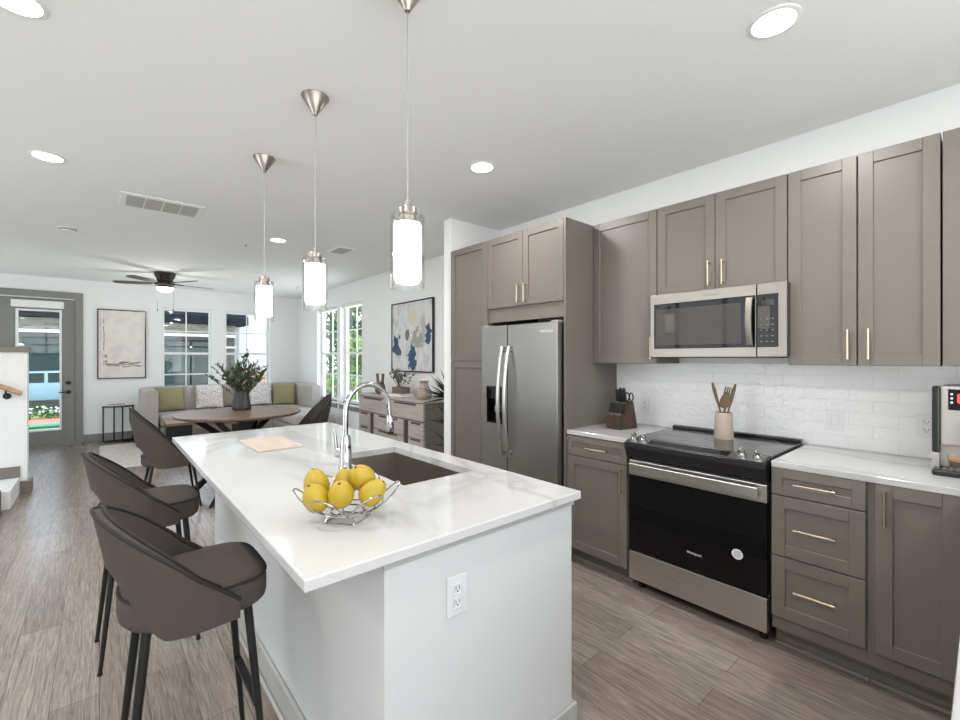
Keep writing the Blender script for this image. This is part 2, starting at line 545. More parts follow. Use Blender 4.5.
M['artpale'] = art_mat('pale_abstract_canvas', 'pale')
M['artblue'] = art_mat('blue_abstract_canvas', 'blue')


# ------------------------------------------------------------------ geometry helpers
class MB:
    """collects shapes and links them as one mesh object"""
    def __init__(self):
        self.bm = bmesh.new()

    def _merge(self, b):
        me = bpy.data.meshes.new('tmp')
        b.to_mesh(me)
        self.bm.from_mesh(me)
        bpy.data.meshes.remove(me)
        b.free()

    def box(self, x0, x1, y0, y1, z0, z1, bev=0.0, seg=2, rot=None):
        b = bmesh.new()
        bmesh.ops.create_cube(b, size=1)
        mt = Matrix.Translation(((x0 + x1) / 2, (y0 + y1) / 2, (z0 + z1) / 2))
        if rot:
            mt = mt @ Euler(rot).to_matrix().to_4x4()
        mt = mt @ Matrix.Diagonal((abs(x1 - x0), abs(y1 - y0), abs(z1 - z0), 1))
        bmesh.ops.transform(b, matrix=mt, verts=b.verts)
        if bev > 0:
            bmesh.ops.bevel(b, geom=list(b.edges), offset=bev, segments=seg, affect='EDGES', profile=0.5)
        self._merge(b)
        return self

    def lathe(self, prof, c=(0, 0, 0), n=32, mat=None):
        """prof: list of (r, z); closed where r = 0"""
        b = bmesh.new()
        rings = []
        for r, z in prof:
            if r < 1e-6:
                rings.append([b.verts.new((0, 0, z))])
            else:
                rings.append([b.verts.new((r * math.cos(2 * PI * k / n), r * math.sin(2 * PI * k / n), z)) for k in range(n)])
        for a, d in zip(rings[:-1], rings[1:]):
            for k in range(n):
                k2 = (k + 1) % n
                if len(a) == 1 and len(d) == 1:
                    continue
                if len(a) == 1:
                    b.faces.new((a[0], d[k2], d[k]))
                elif len(d) == 1:
                    b.faces.new((a[k], a[k2], d[0]))
                else:
                    b.faces.new((a[k], a[k2], d[k2], d[k]))
        mt = Matrix.Translation(c)
        if mat is not None:
            mt = mt @ mat
        bmesh.ops.transform(b, matrix=mt, verts=b.verts)
        bmesh.ops.recalc_face_normals(b, faces=b.faces)
        self._merge(b)
        return self

    def cyl(self, p, q, r, r2=None, n=20):
        p, q = Vector(p), Vector(q)
        d = q - p
        L = d.length
        r2 = r if r2 is None else r2
        mt = d.to_track_quat('Z', 'Y').to_matrix().to_4x4()
        return self.lathe([(0, 0), (r, 0), (r2, L), (0, L)], p, n, mt)

    def tube(self, pts, r, n=10, closed=False):
        pts = [Vector(p) for p in pts]
        rs = r if isinstance(r, (list, tuple)) else [r] * len(pts)
        b = bmesh.new()
        N = len(pts)
        prev = None
        rings = []
        for i, p in enumerate(pts):
            a = pts[(i - 1) % N] if (closed or i > 0) else p
            c = pts[(i + 1) % N] if (closed or i < N - 1) else p
            t = (c - a).normalized()
            if prev is None:
                up = Vector((0, 0, 1)) if abs(t.z) < 0.9 else Vector((1, 0, 0))
                u = t.cross(up).normalized()
            else:
                u = (prev - t * prev.dot(t))
                u = u.normalized() if u.length > 1e-6 else t.orthogonal().normalized()
            prev = u
            v = t.cross(u)
            rings.append([b.verts.new(p + rs[i] * (math.cos(2 * PI * k / n) * u + math.sin(2 * PI * k / n) * v)) for k in range(n)])
        prs = list(zip(rings[:-1], rings[1:]))
        if closed:
            prs.append((rings[-1], rings[0]))
        for a, d in prs:
            for k in range(n):
                b.faces.new((a[k], a[(k + 1) % n], d[(k + 1) % n], d[k]))
        if not closed:
            b.faces.new(list(reversed(rings[0])))
            b.faces.new(rings[-1])
        bmesh.ops.recalc_face_normals(b, faces=b.faces)
        self._merge(b)
        return self

    def prism(self, poly, axis, a, c, bev=0.0):
        """poly of 2-D points extruded along axis ('X','Y','Z') from a to c"""
        b = bmesh.new()

        def mk(u, v, w):
            return {'X': (w, u, v), 'Y': (u, w, v), 'Z': (u, v, w)}[axis]
        lo = [b.verts.new(mk(u, v, a)) for u, v in poly]
        hi = [b.verts.new(mk(u, v, c)) for u, v in poly]
        n = len(poly)
        b.faces.new(lo)
        b.faces.new(list(reversed(hi)))
        for k in range(n):
            b.faces.new((lo[k], hi[k], hi[(k + 1) % n], lo[(k + 1) % n]))
        bmesh.ops.recalc_face_normals(b, faces=b.faces)
        if bev > 0:
            bmesh.ops.bevel(b, geom=list(b.edges), offset=bev, segments=2, affect='EDGES', profile=0.5)
        self._merge(b)
        return self

    def ball(self, c, rx, ry, rz, sub=3, rot=None):
        b = bmesh.new()
        bmesh.ops.create_icosphere(b, subdivisions=sub, radius=1)
        mt = Matrix.Translation(c)
        if rot:
            mt = mt @ Euler(rot).to_matrix().to_4x4()
        mt = mt @ Matrix.Diagonal((rx, ry, rz, 1))
        bmesh.ops.transform(b, matrix=mt, verts=b.verts)
        self._merge(b)
        return self

    def grid(self, fn, nu, nv):
        """fn(i/nu, j/nv) -> point; open surface"""
        b = bmesh.new()
        vs = [[b.verts.new(fn(i / nu, j / nv)) for j in range(nv + 1)] for i in range(nu + 1)]
        for i in range(nu):
            for j in range(nv):
                b.faces.new((vs[i][j], vs[i + 1][j], vs[i + 1][j + 1], vs[i][j + 1]))
        self._merge(b)
        return self

    def shell(self, fo, fi, nu, nv):
        """closed solid between an outer and an inner surface"""
        b = bmesh.new()
        A = [[b.verts.new(fo(i / nu, j / nv)) for j in range(nv + 1)] for i in range(nu + 1)]
        B = [[b.verts.new(fi(i / nu, j / nv)) for j in range(nv + 1)] for i in range(nu + 1)]
        for i in range(nu):
            for j in range(nv):
                b.faces.new((A[i][j], A[i + 1][j], A[i + 1][j + 1], A[i][j + 1]))
                b.faces.new((B[i][j], B[i][j + 1], B[i + 1][j + 1], B[i + 1][j]))
        for i in range(nu):
            b.faces.new((A[i][0], B[i][0], B[i + 1][0], A[i + 1][0]))
            b.faces.new((A[i][nv], A[i + 1][nv], B[i + 1][nv], B[i][nv]))
        for j in range(nv):
            b.faces.new((A[0][j], A[0][j + 1], B[0][j + 1], B[0][j]))
            b.faces.new((A[nu][j], B[nu][j], B[nu][j + 1], A[nu][j + 1]))
        bmesh.ops.recalc_face_normals(b, faces=b.faces)
        self._merge(b)
        return self

    def leaf(self, p, d, L, w, up=None):
        """one pointed leaf: four quads folded along the midrib"""
        p, d = Vector(p), Vector(d).normalized()
        up = Vector(up) if up else Vector((random.uniform(-1, 1), random.uniform(-1, 1), random.uniform(-.2, 1)))
        s = d.cross(up)
        if s.length < 1e-4:
            s = d.orthogonal()
        s.normalize()
        nrm = s.cross(d)
        a = self.bm.verts.new(p)
        m1 = self.bm.verts.new(p + d * L * 0.45 - nrm * w * 0.15)
        e = self.bm.verts.new(p + d * L)
        l1 = self.bm.verts.new(p + d * L * 0.4 + s * w * 0.5)
        r1 = self.bm.verts.new(p + d * L * 0.4 - s * w * 0.5)
        self.bm.faces.new((a, l1, m1))
        self.bm.faces.new((a, m1, r1))
        self.bm.faces.new((l1, e, m1))
        self.bm.faces.new((m1, e, r1))
        return self

    def build(self, name, mat, parent=None, smooth=False, angle=40):
        me = bpy.data.meshes.new(name)
        self.bm.normal_update()
        self.bm.to_mesh(me)
        self.bm.free()
        me.materials.append(M[mat] if isinstance(mat, str) else mat)
        if smooth:
            for f in me.polygons:
                f.use_smooth = True
            if angle < 180:
                try:
                    me.set_sharp_from_angle(angle=R(angle))
                except Exception:
                    pass
        o = bpy.data.objects.new(name, me)
        COL.objects.link(o)
        if parent:
            o.parent = parent
        return o


def thing(name, label, cat, loc=(0, 0, 0), rz=0.0, group=None):
    o = bpy.data.objects.new(name, None)
    o.empty_display_size = 0.05
    COL.objects.link(o)
    o.location = loc
    o.rotation_euler = (0, 0, rz)
    return tag(o, label, cat, group)


def tag(o, label, cat, group=None):
    o['label'] = label
    o['category'] = cat
    if group:
        o['group'] = group
    return o


def struct(o):
    o['kind'] = 'structure'
    return o


def sroot(name):
    o = bpy.data.objects.new(name, None)
    o.empty_display_size = 0.05
    COL.objects.link(o)
    o['kind'] = 'structure'
    return o


def lab(o, s):
    o['label'] = s
    return o


def dup(root, loc, rz, label=None):
    """a copy of a thing with copies of its parts and sub-parts (mesh data shared)"""
    r = root.copy()
    COL.objects.link(r)
    r.location = loc
    r.rotation_euler = (0, 0, rz)
    if label:
        r['label'] = label
    for ch in list(root.children):
        c = ch.copy()
        COL.objects.link(c)
        c.parent = r
        for g in list(ch.children):
            d = g.copy()
            COL.objects.link(d)
            d.parent = c
    return r


def text(name, s, size, mat, parent, origin, right, up, align='CENTER'):
    """lettering as a thin solid: origin, reading direction, up direction"""
    cu = bpy.data.curves.new('lettering', 'FONT')
    cu.body = s
    cu.size = size
    cu.extrude = 0.0004
    cu.align_x = align
    cu.align_y = 'CENTER'
    o = bpy.data.objects.new('lettering', cu)
    COL.objects.link(o)
    dg = bpy.context.evaluated_depsgraph_get()
    me = bpy.data.meshes.new_from_object(o.evaluated_get(dg))
    bpy.data.objects.remove(o)
    bpy.data.curves.remove(cu)
    rt, u = Vector(right).normalized(), Vector(up).normalized()
    n = rt.cross(u)
    mt = Matrix(((rt.x, u.x, n.x, origin[0]), (rt.y, u.y, n.y, origin[1]), (rt.z, u.z, n.z, origin[2]), (0, 0, 0, 1)))
    me.transform(mt)
    me.materials.clear()
    me.materials.append(M[mat])
    t = bpy.data.objects.new(name, me)
    COL.objects.link(t)
    t.parent = parent
    return t


# ------------------------------------------------------------------ room shell
ZC = 2.712
XK = 3.0895          # kitchen wall
XL = 3.27            # living-room right wall
YF = 9.85            # far wall
YB = -2.4
XW = -3.0
struct(MB().box(XW - .15, 3.45, YB - .15, YF + .05, -0.12, 0.0).build('floor', 'floor'))
struct(MB().box(XW - .15, 3.45, YB - .15, YF + .15, ZC, ZC + 0.12).build('ceiling', 'ceiling'))


def wall_y(name, y0, y1, xa, xb, holes, mat='wall'):
    m = MB()
    xs = xa
    for x0, x1, z0, z1 in sorted(holes):
        if x0 > xs:
            m.box(xs, x0, y0, y1, 0, ZC)
        if z0 > 0:
            m.box(x0, x1, y0, y1, 0, z0)
        m.box(x0, x1, y0, y1, z1, ZC)
        xs = x1
    m.box(xs, xb, y0, y1, 0, ZC)
    return struct(m.build(name, mat))


def wall_x(name, x0, x1, ya, yb, holes, mat='wall'):
    m = MB()
    ys = ya
    for y0, y1, z0, z1 in sorted(holes):
        if y0 > ys:
            m.box(x0, x1, ys, y0, 0, ZC)
        if z0 > 0:
            m.box(x0, x1, y0, y1, 0, z0)
        m.box(x0, x1, y0, y1, z1, ZC)
        ys = y1
    m.box(x0, x1, ys, yb, 0, ZC)
    return struct(m.build(name, mat))


DOOR = (-1.25, -0.30, 0.0, 2.37)
W1 = (0.86, 1.66, 0.62, 2.345)
W2 = (1.87, 2.70, 0.62, 2.345)
WA = (7.76, 8.72, 0.62, 2.365)
WB = (6.76, 7.62, 0.62, 2.365)
wall_y('wall_far', YF, YF + .17, XW - .15, 3.44, [DOOR, W1, W2])
wall_x('wall_living_right', XL, XL + .17, 3.265, YF, [WA, WB])
wall_x('wall_kitchen_right', XK, XK + .12, YB, 3.27, [])
struct(MB().box(2.47, XL, 3.27, 3.38, 0, ZC, 0.004).build('wall_stub', 'wall'))
wall_x('wall_left', XW - .15, XW, YB, YF, [(2.2, 4.8, .2, 2.55), (7.1, 9.3, .2, 2.0)])
BW = (-2.85, 2.7, 0.05, 2.62)
wall_y('wall_back', YB - .15, YB, XW - .15, 3.2, [BW])
struct(MB().box(XK - 0.008, XK, -0.75, 1.92, 0.914, 1.374).build('wall_backsplash', 'tile'))


def baseboard(name, x0, x1, y0, y1, mat, h=0.12):
    m = MB().box(x0, x1, y0, y1, 0, h, 0.003)
    return struct(m.build(name, mat))


baseboard('baseboard_far', -0.2, 3.25, YF - .014, YF, 'trimgrey', 0.14)
baseboard('baseboard_living_right', XL - .014, XL, 3.39, YF - .015, 'trimgrey', 0.14)
baseboard('baseboard_stub', 2.455, 2.47, 3.255, 3.39, 'trimgrey', 0.12)


# windows: frame, meeting rail, muntins, glass set back in the wall
def window_y(n, hole, yout, rails, mull, blind=False):
    x0, x1, z0, z1 = hole
    r = sroot('window_%d' % n)
    f = 0.045
    m = MB()
    m.box(x0, x0 + f, yout - .03, yout + .03, z0, z1, .004)
    m.box(x1 - f, x1, yout - .03, yout + .03, z0, z1, .004)
    m.box(x0 + f, x1 - f, yout - .03, yout + .03, z0, z0 + f, .004)
    m.box(x0 + f, x1 - f, yout - .03, yout + .03, z1 - f, z1, .004)
    m.build('window_frame', 'white', r)
    k = MB()
    for z, th in rails:
        k.box(x0 + f, x1 - f, yout - .012, yout + .012, z - th, z + th)
    for x in mull:
        k.box(x - .009, x + .009, yout - .010, yout + .010, z0 + f, z1 - f)
    k.build('muntins', 'white', r)
    MB().box(x0 + f, x1 - f, yout - .003, yout + .003, z0 + f, z1 - f).build('pane', 'glass', r)
    MB().box(x0 - .03, x1 + .03, YF - .03, yout - .03, z0 - .03, z0, .004).build('sill', 'white', r)
    MB().box(x0, x1, YF + .03, YF + .09, z1 - .05, z1 - .002, .006).build('blind_cassette', 'blind', r)
    return r


RY = [(1.92, .010), (1.504, .022), (1.11, .012)]
window_y(1, W1, YF + .12, RY, [1.245])
window_y(2, W2, YF + .12, RY, [2.285])


def window_x(n, hole, xout, rails, mull):
    y0, y1, z0, z1 = hole
    r = sroot('window_%d' % n)
    f = 0.045
    m = MB()
    m.box(xout - .03, xout + .03, y0, y0 + f, z0, z1, .004)
    m.box(xout - .03, xout + .03, y1 - f, y1, z0, z1, .004)
    m.box(xout - .03, xout + .03, y0 + f, y1 - f, z0, z0 + f, .004)
    m.box(xout - .03, xout + .03, y0 + f, y1 - f, z1 - f, z1, .004)
    m.build('window_frame', 'white', r)
    k = MB()
    for z, th in rails:
        k.box(xout - .012, xout + .012, y0 + f, y1 - f, z - th, z + th)
    for y in mull:
        k.box(xout - .010, xout + .010, y - .009, y + .009, z0 + f, z1 - f)
    k.build('muntins', 'white', r)
    MB().box(xout - .003, xout + .003, y0 + f, y1 - f, z0 + f, z1 - f).build('pane', 'glass', r)
    MB().box(XL - .035, xout - .03, y0 - .03, y1 + .03, z0 - .03, z0, .004).build('sill', 'white', r)
    lab(MB().box(XL - .014, XL - .001, y0 - .02, y1 + .02, z0 - .11, z0 - .031, .003).build('apron', 'trimgrey', r), 'grey apron board')
    MB().box(XL + .03, XL + .09, y0, y1, z1 - .05, z1 - .002, .006).build('blind_cassette', 'blind', r)
    return r


window_x(3, WA, XL + .12, RY, [8.24])
window_x(4, WB, XL + .12, RY, [7.19])

# unseen rear glazing, added to bring daylight into the kitchen
r = sroot('window_5')
m = MB()
for x in (-2.85, -1.48, -0.105, 1.27, 2.64):
    m.box(x, x + .06, YB - .11, YB - .05, .05, 2.62)
m.box(-2.85, 2.7, YB - .11, YB - .05, .05, .11)
m.box(-2.85, 2.7, YB - .11, YB - .05, 2.56, 2.62)
m.build('window_frame', 'white', r)
MB().box(-2.79, 2.64, YB - .083, YB - .077, .11, 2.56).build('pane', 'glass', r)

for wi, (ya, yb, zt) in ((6, (2.2, 4.8, 2.55)), (7, (7.1, 9.3, 2.0))):  # left windows out of view, added to light ceiling and floor
    r = sroot('window_%d' % wi)
    m = MB()
    for k in range(4):
        y = ya + k * (yb - ya - .06) / 3
        m.box(XW - .11, XW - .05, y, y + .06, .2, zt)
    m.box(XW - .11, XW - .05, ya, yb, .2, .26)
    m.box(XW - .11, XW - .05, ya, yb, zt - .06, zt)
    m.build('window_frame', 'white', r)
    MB().box(XW - .083, XW - .077, ya + .06, yb - .06, .26, zt - .06).build('pane', 'glass', r)

# entrance door
d = sroot('door_1')
x0, x1, z1 = DOOR[0], DOOR[1], DOOR[3]
gx0, gx1, gz0, gz1 = -0.985, -0.462, 0.245, 2.19
m = MB()
m.box(x0, gx0, YF + .02, YF + .065, 0.012, z1 - .004, .003)
m.box(gx1, x1 - .004, YF + .02, YF + .065, 0.012, z1 - .004, .003)
m.box(gx0, gx1, YF + .02, YF + .065, 0.012, gz0, .003)
m.box(gx0, gx1, YF + .02, YF + .065, gz1, z1 - .004, .003)
m.build('door_leaf', 'trimgrey', d)
m = MB()
for a in ((gx0, gx0 + .028, gz0, gz1), (gx1 - .028, gx1, gz0, gz1), (gx0 + .028, gx1 - .028, gz0, gz0 + .028), (gx0 + .028, gx1 - .028, gz1 - .028, gz1)):
    m.box(a[0], a[1], YF + .008, YF + .07, a[2], a[3], .003)
m.build('glazing_bead', 'white', d)
MB().box(gx0 + .02, gx1 - .02, YF + .04, YF + .046, gz0 + .02, gz1 - .02).build('pane', 'glass', d)
MB().box(-1.03, -0.435, YF - .05, YF + .016, 2.21, 2.325, .008).build('blind_cassette', 'blind', d)
m = MB()
m.lathe([(0, 0), (.03, 0), (.033, .006), (.026, .02), (0, .022)], (-.385, YF + .02, 1.01), 24, Euler((PI / 2, 0, 0)).to_matrix().to_4x4())
m.build('deadbolt', 'blackmetal', d, True)
m = MB()
m.lathe([(0, 0), (.03, 0), (.033, .006), (.026, .02), (.011, .022), (.011, .05), (0, .05)], (-.385, YF + .02, .86), 24, Euler((PI / 2, 0, 0)).to_matrix().to_4x4())
m.cyl((-.385, YF - .026, .86), (-.50, YF - .026, .857), .009)
m.build('door_handle', 'blackmetal', d, True)
m = MB()
m.box(x0, x1, YF + .005, YF + .12, -.002, .0115)
m.box(x1 - .02, x1, YF + .066, YF + .12, .0115, z1)
m.box(x0, x0 + .02, YF + .066, YF + .12, .0115, z1)
m.box(x0, x1, YF + .066, YF + .12, z1 - .02, z1)
m.build('frame_stop', 'trimgrey', d)
t = sroot('trim_1')
m = MB()
m.box(-1.40, -1.25, YF - .02, YF, 0, 2.49, .003)
m.box(-0.30, -0.205, YF - .02, YF, 0, 2.49, .003)
m.box(-1.25, -0.30, YF - .02, YF, 2.385, 2.49, .003)
m.build('door_casing', 'trimgrey', t)

# ------------------------------------------------------------------ stair
sw = sroot('wall_stair')
MB().box(-2.6, -0.575, 6.62, 6.76, 0.0, 1.475).build('wall_panel', 'wall', sw)
lab(MB().box(-2.6, -0.545, 6.585, 6.795, 1.475, 1.53, .004).build('wall_cap', 'trimtaupe', sw), 'taupe painted cap')
m = MB()
m.box(-0.625, -0.545, 6.59, 6.79, 0, .125, .004)
m.box(-2.6, -0.626, 6.604, 6.62, .17, .285, .003)
lab(m.build('baseboard', 'trimtaupe', sw), 'taupe painted baseboard')
st = thing('stair_landing', 'low step of the staircase with taupe rounded nosing at the left edge', 'stairs', (-0.63, 6.1, 0))
MB().box(-1.9, 0, -.12, .5, 0, .168, .004).build('landing_tread', 'wall', st)
MB().box(-1.9, -.055, -.45, -.121, 0, .20, .02).build('lower_tread', 'stepcarpet', st)
hr = thing('stair_handrail', 'oak handrail on black brackets sloping down the stair wall', 'handrail', (-0.62, 6.6, 1.05))
m = MB()
pa, pb = Vector((-1.5, -.07, .82)), Vector((0, -.07, 0.0))
m.tube([pa, pb, pb + Vector((.015, .0, -.012))], [.024, .024, .015], 14)
m.build('rail', 'oakrail', hr, True)
for px in (-.1, -1.1):
    m = MB()
    zz = -px * .82 / 1.5
    m.lathe([(0, 0), (.032, 0), (.032, .008), (0, .012)], (px, 0.019, zz - .085), 20, Euler((PI / 2, 0, 0)).to_matrix().to_4x4())
    m.tube([(px, .012, zz - .085), (px, -.05, zz - .08), (px, -.07, zz - .06), (px, -.07, zz - .018)], .008, 8)
    lab(m.build('bracket', 'blackmetal', hr, True), 'black bracket')


# ------------------------------------------------------------------ kitchen cabinets
XC = 2.475           # base cabinet carcase face (doors stand proud to 2.455)
XU = 2.782           # upper carcase face


def shaker(y0, y1, z0, z1, xf, rail=.055, th=.02, rec=.009):
    """front facing -X: frame and recessed panel"""
    m = MB()
    b = .0015
    m.box(xf, xf + th, y0, y0 + rail, z0, z1, b, 1)
    m.box(xf, xf + th, y1 - rail, y1, z0, z1, b, 1)
    m.box(xf, xf + th, y0 + rail, y1 - rail, z0, z0 + rail, b, 1)
    m.box(xf, xf + th, y0 + rail, y1 - rail, z1 - rail, z1, b, 1)
    m.box(xf + rec, xf + th, y0 + rail - .001, y1 - rail + .001, z0 + rail - .001, z1 - rail + .001)
    return m


def pull(y, z, L, vert, xf, parent, off=.032, r=.0055):
    m = MB()
    if vert:
        m.cyl((xf - off, y, z - L / 2), (xf - off, y, z + L / 2), r, n=12)
        for s in (-1, 1):
            m.cyl((xf, y, z + s * (L / 2 - .012)), (xf - off, y, z + s * (L / 2 - .012)), r * .9, n=10)
    else:
        m.cyl((xf - off, y - L / 2, z), (xf - off, y + L / 2, z), r, n=12)
        for s in (-1, 1):
            m.cyl((xf, y + s * (L / 2 - .012), z), (xf - off, y + s * (L / 2 - .012), z), r * .9, n=10)
    return lab(m.build('handle', 'brass', parent, True), 'champagne brass bar handle')


ZT, ZB = 2.389, 1.372


def carcase(y0, y1, z0, z1, x0, x1, parent):
    return MB().box(x0, x1, y0 + .0015, y1 - .0015, z0, z1).build('body', 'cab', parent)


def upper(label, y0, y1, z0, doors, handles, group='wall cabinets along the kitchen wall'):
    """doors: list of (y0, y1); handles: list of (door index, y, z)"""
    c = thing('wall_cabinet', label, 'cabinet', (0, 0, 0), 0, group)
    carcase(y0, y1, z0, ZT, XU, XK, c)
    ds = []
    for a, b in doors:
        ds.append(shaker(a + .002, b - .002, z0 + .001, ZT - .001, XU - .02).build('door', 'cab', c))
    for i, y, z in handles:
        pull(y, z, .145, True, XU - .02, ds[i])
    return c


upper('tall grey wall cabinet between the fridge panel and the microwave', 1.424, 1.916, ZB, [(1.424, 1.916)], [(0, 1.452, 1.475)])
upper('short grey two-door wall cabinet above the microwave', 0.70, 1.422, 1.812, [(1.063, 1.422), (0.70, 1.063)], [(0, 1.093, 1.915), (1, 1.016, 1.912)])
upper('tall grey two-door wall cabinet right of the microwave', 0.136, 0.698, ZB, [(0.416, 0.698), (0.136, 0.414)], [(0, .448, 1.475), (1, .372, 1.475)])
upper('grey wall cabinet cut off by the right edge of the photo', -0.42, 0.133, ZB, [(-0.143, 0.133), (-0.42, -0.144)], [(0, -.105, 1.475), (1, -.18, 1.475)])

XT = 2.462           # tall cabinet carcase face
c = thing('pantry_cabinet', 'tall grey pantry cabinet left of the fridge against the white stub wall', 'cabinet', (0, 0, 0))
MB().box(XT, XK - .003, 2.735, 3.235, .10, ZT).build('body', 'cab', c)
MB().box(XT + .06, XK - .003, 2.735, 3.235, 0, .10).build('toe_kick', 'cab', c)
shaker(2.737, 3.233, 1.386, ZT - .001, XT - .02).build('door', 'cab', c)
shaker(2.737, 3.233, .102, 1.380, XT - .02).build('door', 'cab', c)
c = thing('over_fridge_cabinet', 'grey two-door cabinet above the fridge', 'cabinet', (0, 0, 0))
MB().box(XT, XK - .003, 1.936, 2.733, 1.812, ZT).build('body', 'cab', c)
MB().box(XT - .002, XT + .018, 1.936, 2.733, 1.702, 1.811).build('filler_board', 'cab', c)
d1 = shaker(2.33, 2.731, 1.814, ZT - .001, XT - .02).build('door', 'cab', c)
d2 = shaker(1.938, 2.327, 1.814, ZT - .001, XT - .02).build('door', 'cab', c)
pull(2.362, 1.905, .145, True, XT - .02, d1)
pull(2.292, 1.905, .145, True, XT - .02, d2)
c = thing('fridge_side_panel', 'tall plain grey panel boxing in the right side of the fridge', 'cabinet panel', (0, 0, 0))
MB().box(XT - .02, XK, 1.9175, 1.9345, 0.0, ZT, .001, 1).build('panel', 'cab', c)


def base_body(c, y0, y1, shoe=True):
    MB().box(XC, XK, y0, y1, .105, .882).build('body', 'cab', c)
    MB().box(XC + .065, XC + .08, y0, y1, 0.0, .105).build('toe_kick', 'cab', c)
    if shoe:
        MB().box(XC + .048, XC + .0645, y0, y1, 0.0, .02, .005).build('shoe_moulding', 'trimtaupe', c)


XD = XC - .02
c = thing('base_cabinet', 'grey base cabinet with one drawer over a door between fridge panel and stove', 'cabinet', (0, 0, 0), 0, 'base cabinets along the kitchen wall')
base_body(c, 1.457, 1.9165)
dr = shaker(1.46, 1.914, .748, .878, XD, .04).build('drawer', 'cab', c)
pull(1.667, .812, .16, False, XD, dr)
dd = shaker(1.46, 1.914, .108, .742, XD).build('door', 'cab', c)
pull(1.486, .647, .145, True, XD, dd)
c = thing('base_cabinet', 'grey three-drawer base cabinet directly right of the stove', 'cabinet', (0, 0, 0), 0, 'base cabinets along the kitchen wall')
base_body(c, .338, .689)
for za, zb, zh in ((.757, .884, .819), (.467, .751, .61), (.172, .461, .321)):
    dr = shaker(.342, .687, za, zb, XD, .045 if zb - za < .2 else .055).build('drawer', 'cab', c)
    pull(.515, zh, .155, False, XD, dr)
c = thing('base_cabinet', 'grey base cabinet with single tall door at right, beside the drawers', 'cabinet', (0, 0, 0), 0, 'base cabinets along the kitchen wall')
base_body(c, .045, .337)
dd = shaker(.062, .312, .172, .884, XD).build('door', 'cab', c)
pull(.279, .79, .145, True, XD, dd)

c = thing('return_cabinet', 'grey corner cabinet run under the white counter at the lower right edge', 'cabinet', (0, 0, 0))
MB().box(.95, XK - .002, -.60, -.012, .105, .882).build('body', 'cab', c)
MB().box(.95, XK - .1, -.6, -.08, 0, .105).build('toe_kick', 'cab', c)
for a in (1.0, 1.42, 1.9):
    m = MB()
    m.box(a, a + .4, -.011, .008, .757, .878, .0015, 1)
    q = m.build('drawer', 'cab', c)
    m = MB()
    m.box(a, a + .4, -.011, .008, .11, .751, .0015, 1)
    q = m.build('door', 'cab', c)
    m = MB()
    m.cyl((a + .03, .038, .6), (a + .03, .038, .735), .0055, n=12)
    for z in (.612, .723):
        m.cyl((a + .03, .008, z), (a + .03, .038, z), .005, n=10)
    lab(m.build('handle', 'brass', q, True), 'champagne brass bar handle')

# worktops (the range stands between them)
m = MB()
m.box(2.452, XK - .009, 1.4575, 1.9165, .884, .914, .003)
tag(m.build('countertop', 'quartz'), 'short white quartz worktop under the knife block', 'countertop')
m = MB()
m.prism([(2.452, .688), (XK - .009, .688), (XK - .009, -.64), (.80, -.64), (.80, .034), (2.452, .034)], 'Z', .884, .914, .003)
tag(m.build('countertop', 'quartz'), 'long white quartz worktop right of the stove turning the corner', 'countertop')


# ------------------------------------------------------------------ fridge
f = thing('refrigerator', 'stainless steel side-by-side fridge with ice dispenser', 'refrigerator', (2.385, 2.34, 0))
MB().box(.06, .70, -.385, .385, .02, 1.655, .004).build('body', 'black', f)
DZ0, DZ1 = .10, 1.665
da = MB()
# freezer door with a recess opening for the dispenser
y0, y1 = .097, .395
dy0, dy1, dz0, dz1 = .15, .335, .89, 1.185
da.box(0, .06, y0, dy0, DZ0, DZ1)
da.box(0, .06, dy1, y1, DZ0, DZ1)
da.box(0, .06, dy0, dy1, DZ0, dz0)
da.box(0, .06, dy0, dy1, dz1, DZ1)
freezer = da.build('freezer_door', 'steelv', f)
MB().box(0, .06, -.395, .092, DZ0, DZ1, .006).build('fridge_door', 'steelv', f)
m = MB()
m.box(.045, .058, dy0, dy1, dz0, dz1)
m.box(.002, .045, dy0, dy0 + .008, dz0, dz1)
m.box(.002, .045, dy1 - .008, dy1, dz0, dz1)
m.box(.002, .045, dy0, dy1, dz0, dz0 + .012)
m.box(-.002, .045, dy0, dy1, dz1 - .10, dz1)
disp = lab(m.build('dispenser', 'blackglass', freezer), 'black dispenser recess')
lab(MB().box(.01, .04, .20, .25, .98, 1.03, .004).build('dispenser_paddle', 'silver', freezer), 'grey paddle')
for yy, par in ((.128, f), (.058, f)):
    m = MB()
    pts = []
    for k in range(15):
        s = k / 14
        z = .66 + s * .84
        pts.append((-.022 - .05 * math.sin(PI * s) ** .8, yy - .0 + .0 * s, z))
    m.tube(pts, .016, 10)
    m.cyl((0, yy, .69), (-.03, yy, .69), .012)
    m.cyl((0, yy, 1.47), (-.03, yy, 1.47), .012)
    lab(m.build('door_handle', 'steel', par, True), 'bright curved bar handle')
MB().box(.03, .06, -.39, .39, .02, .095).build('kick_grille', 'black', f)
for ya in (-.39, .33):
    MB().box(.01, .10, ya, ya + .06, 1.656, 1.675, .003).build('hinge_cover', 'silver', f)
text('logo', 'Whirlpool', .028, 'whitetext', f, (-.001, -.30, 1.60), (0, -1, 0), (0, 0, 1))


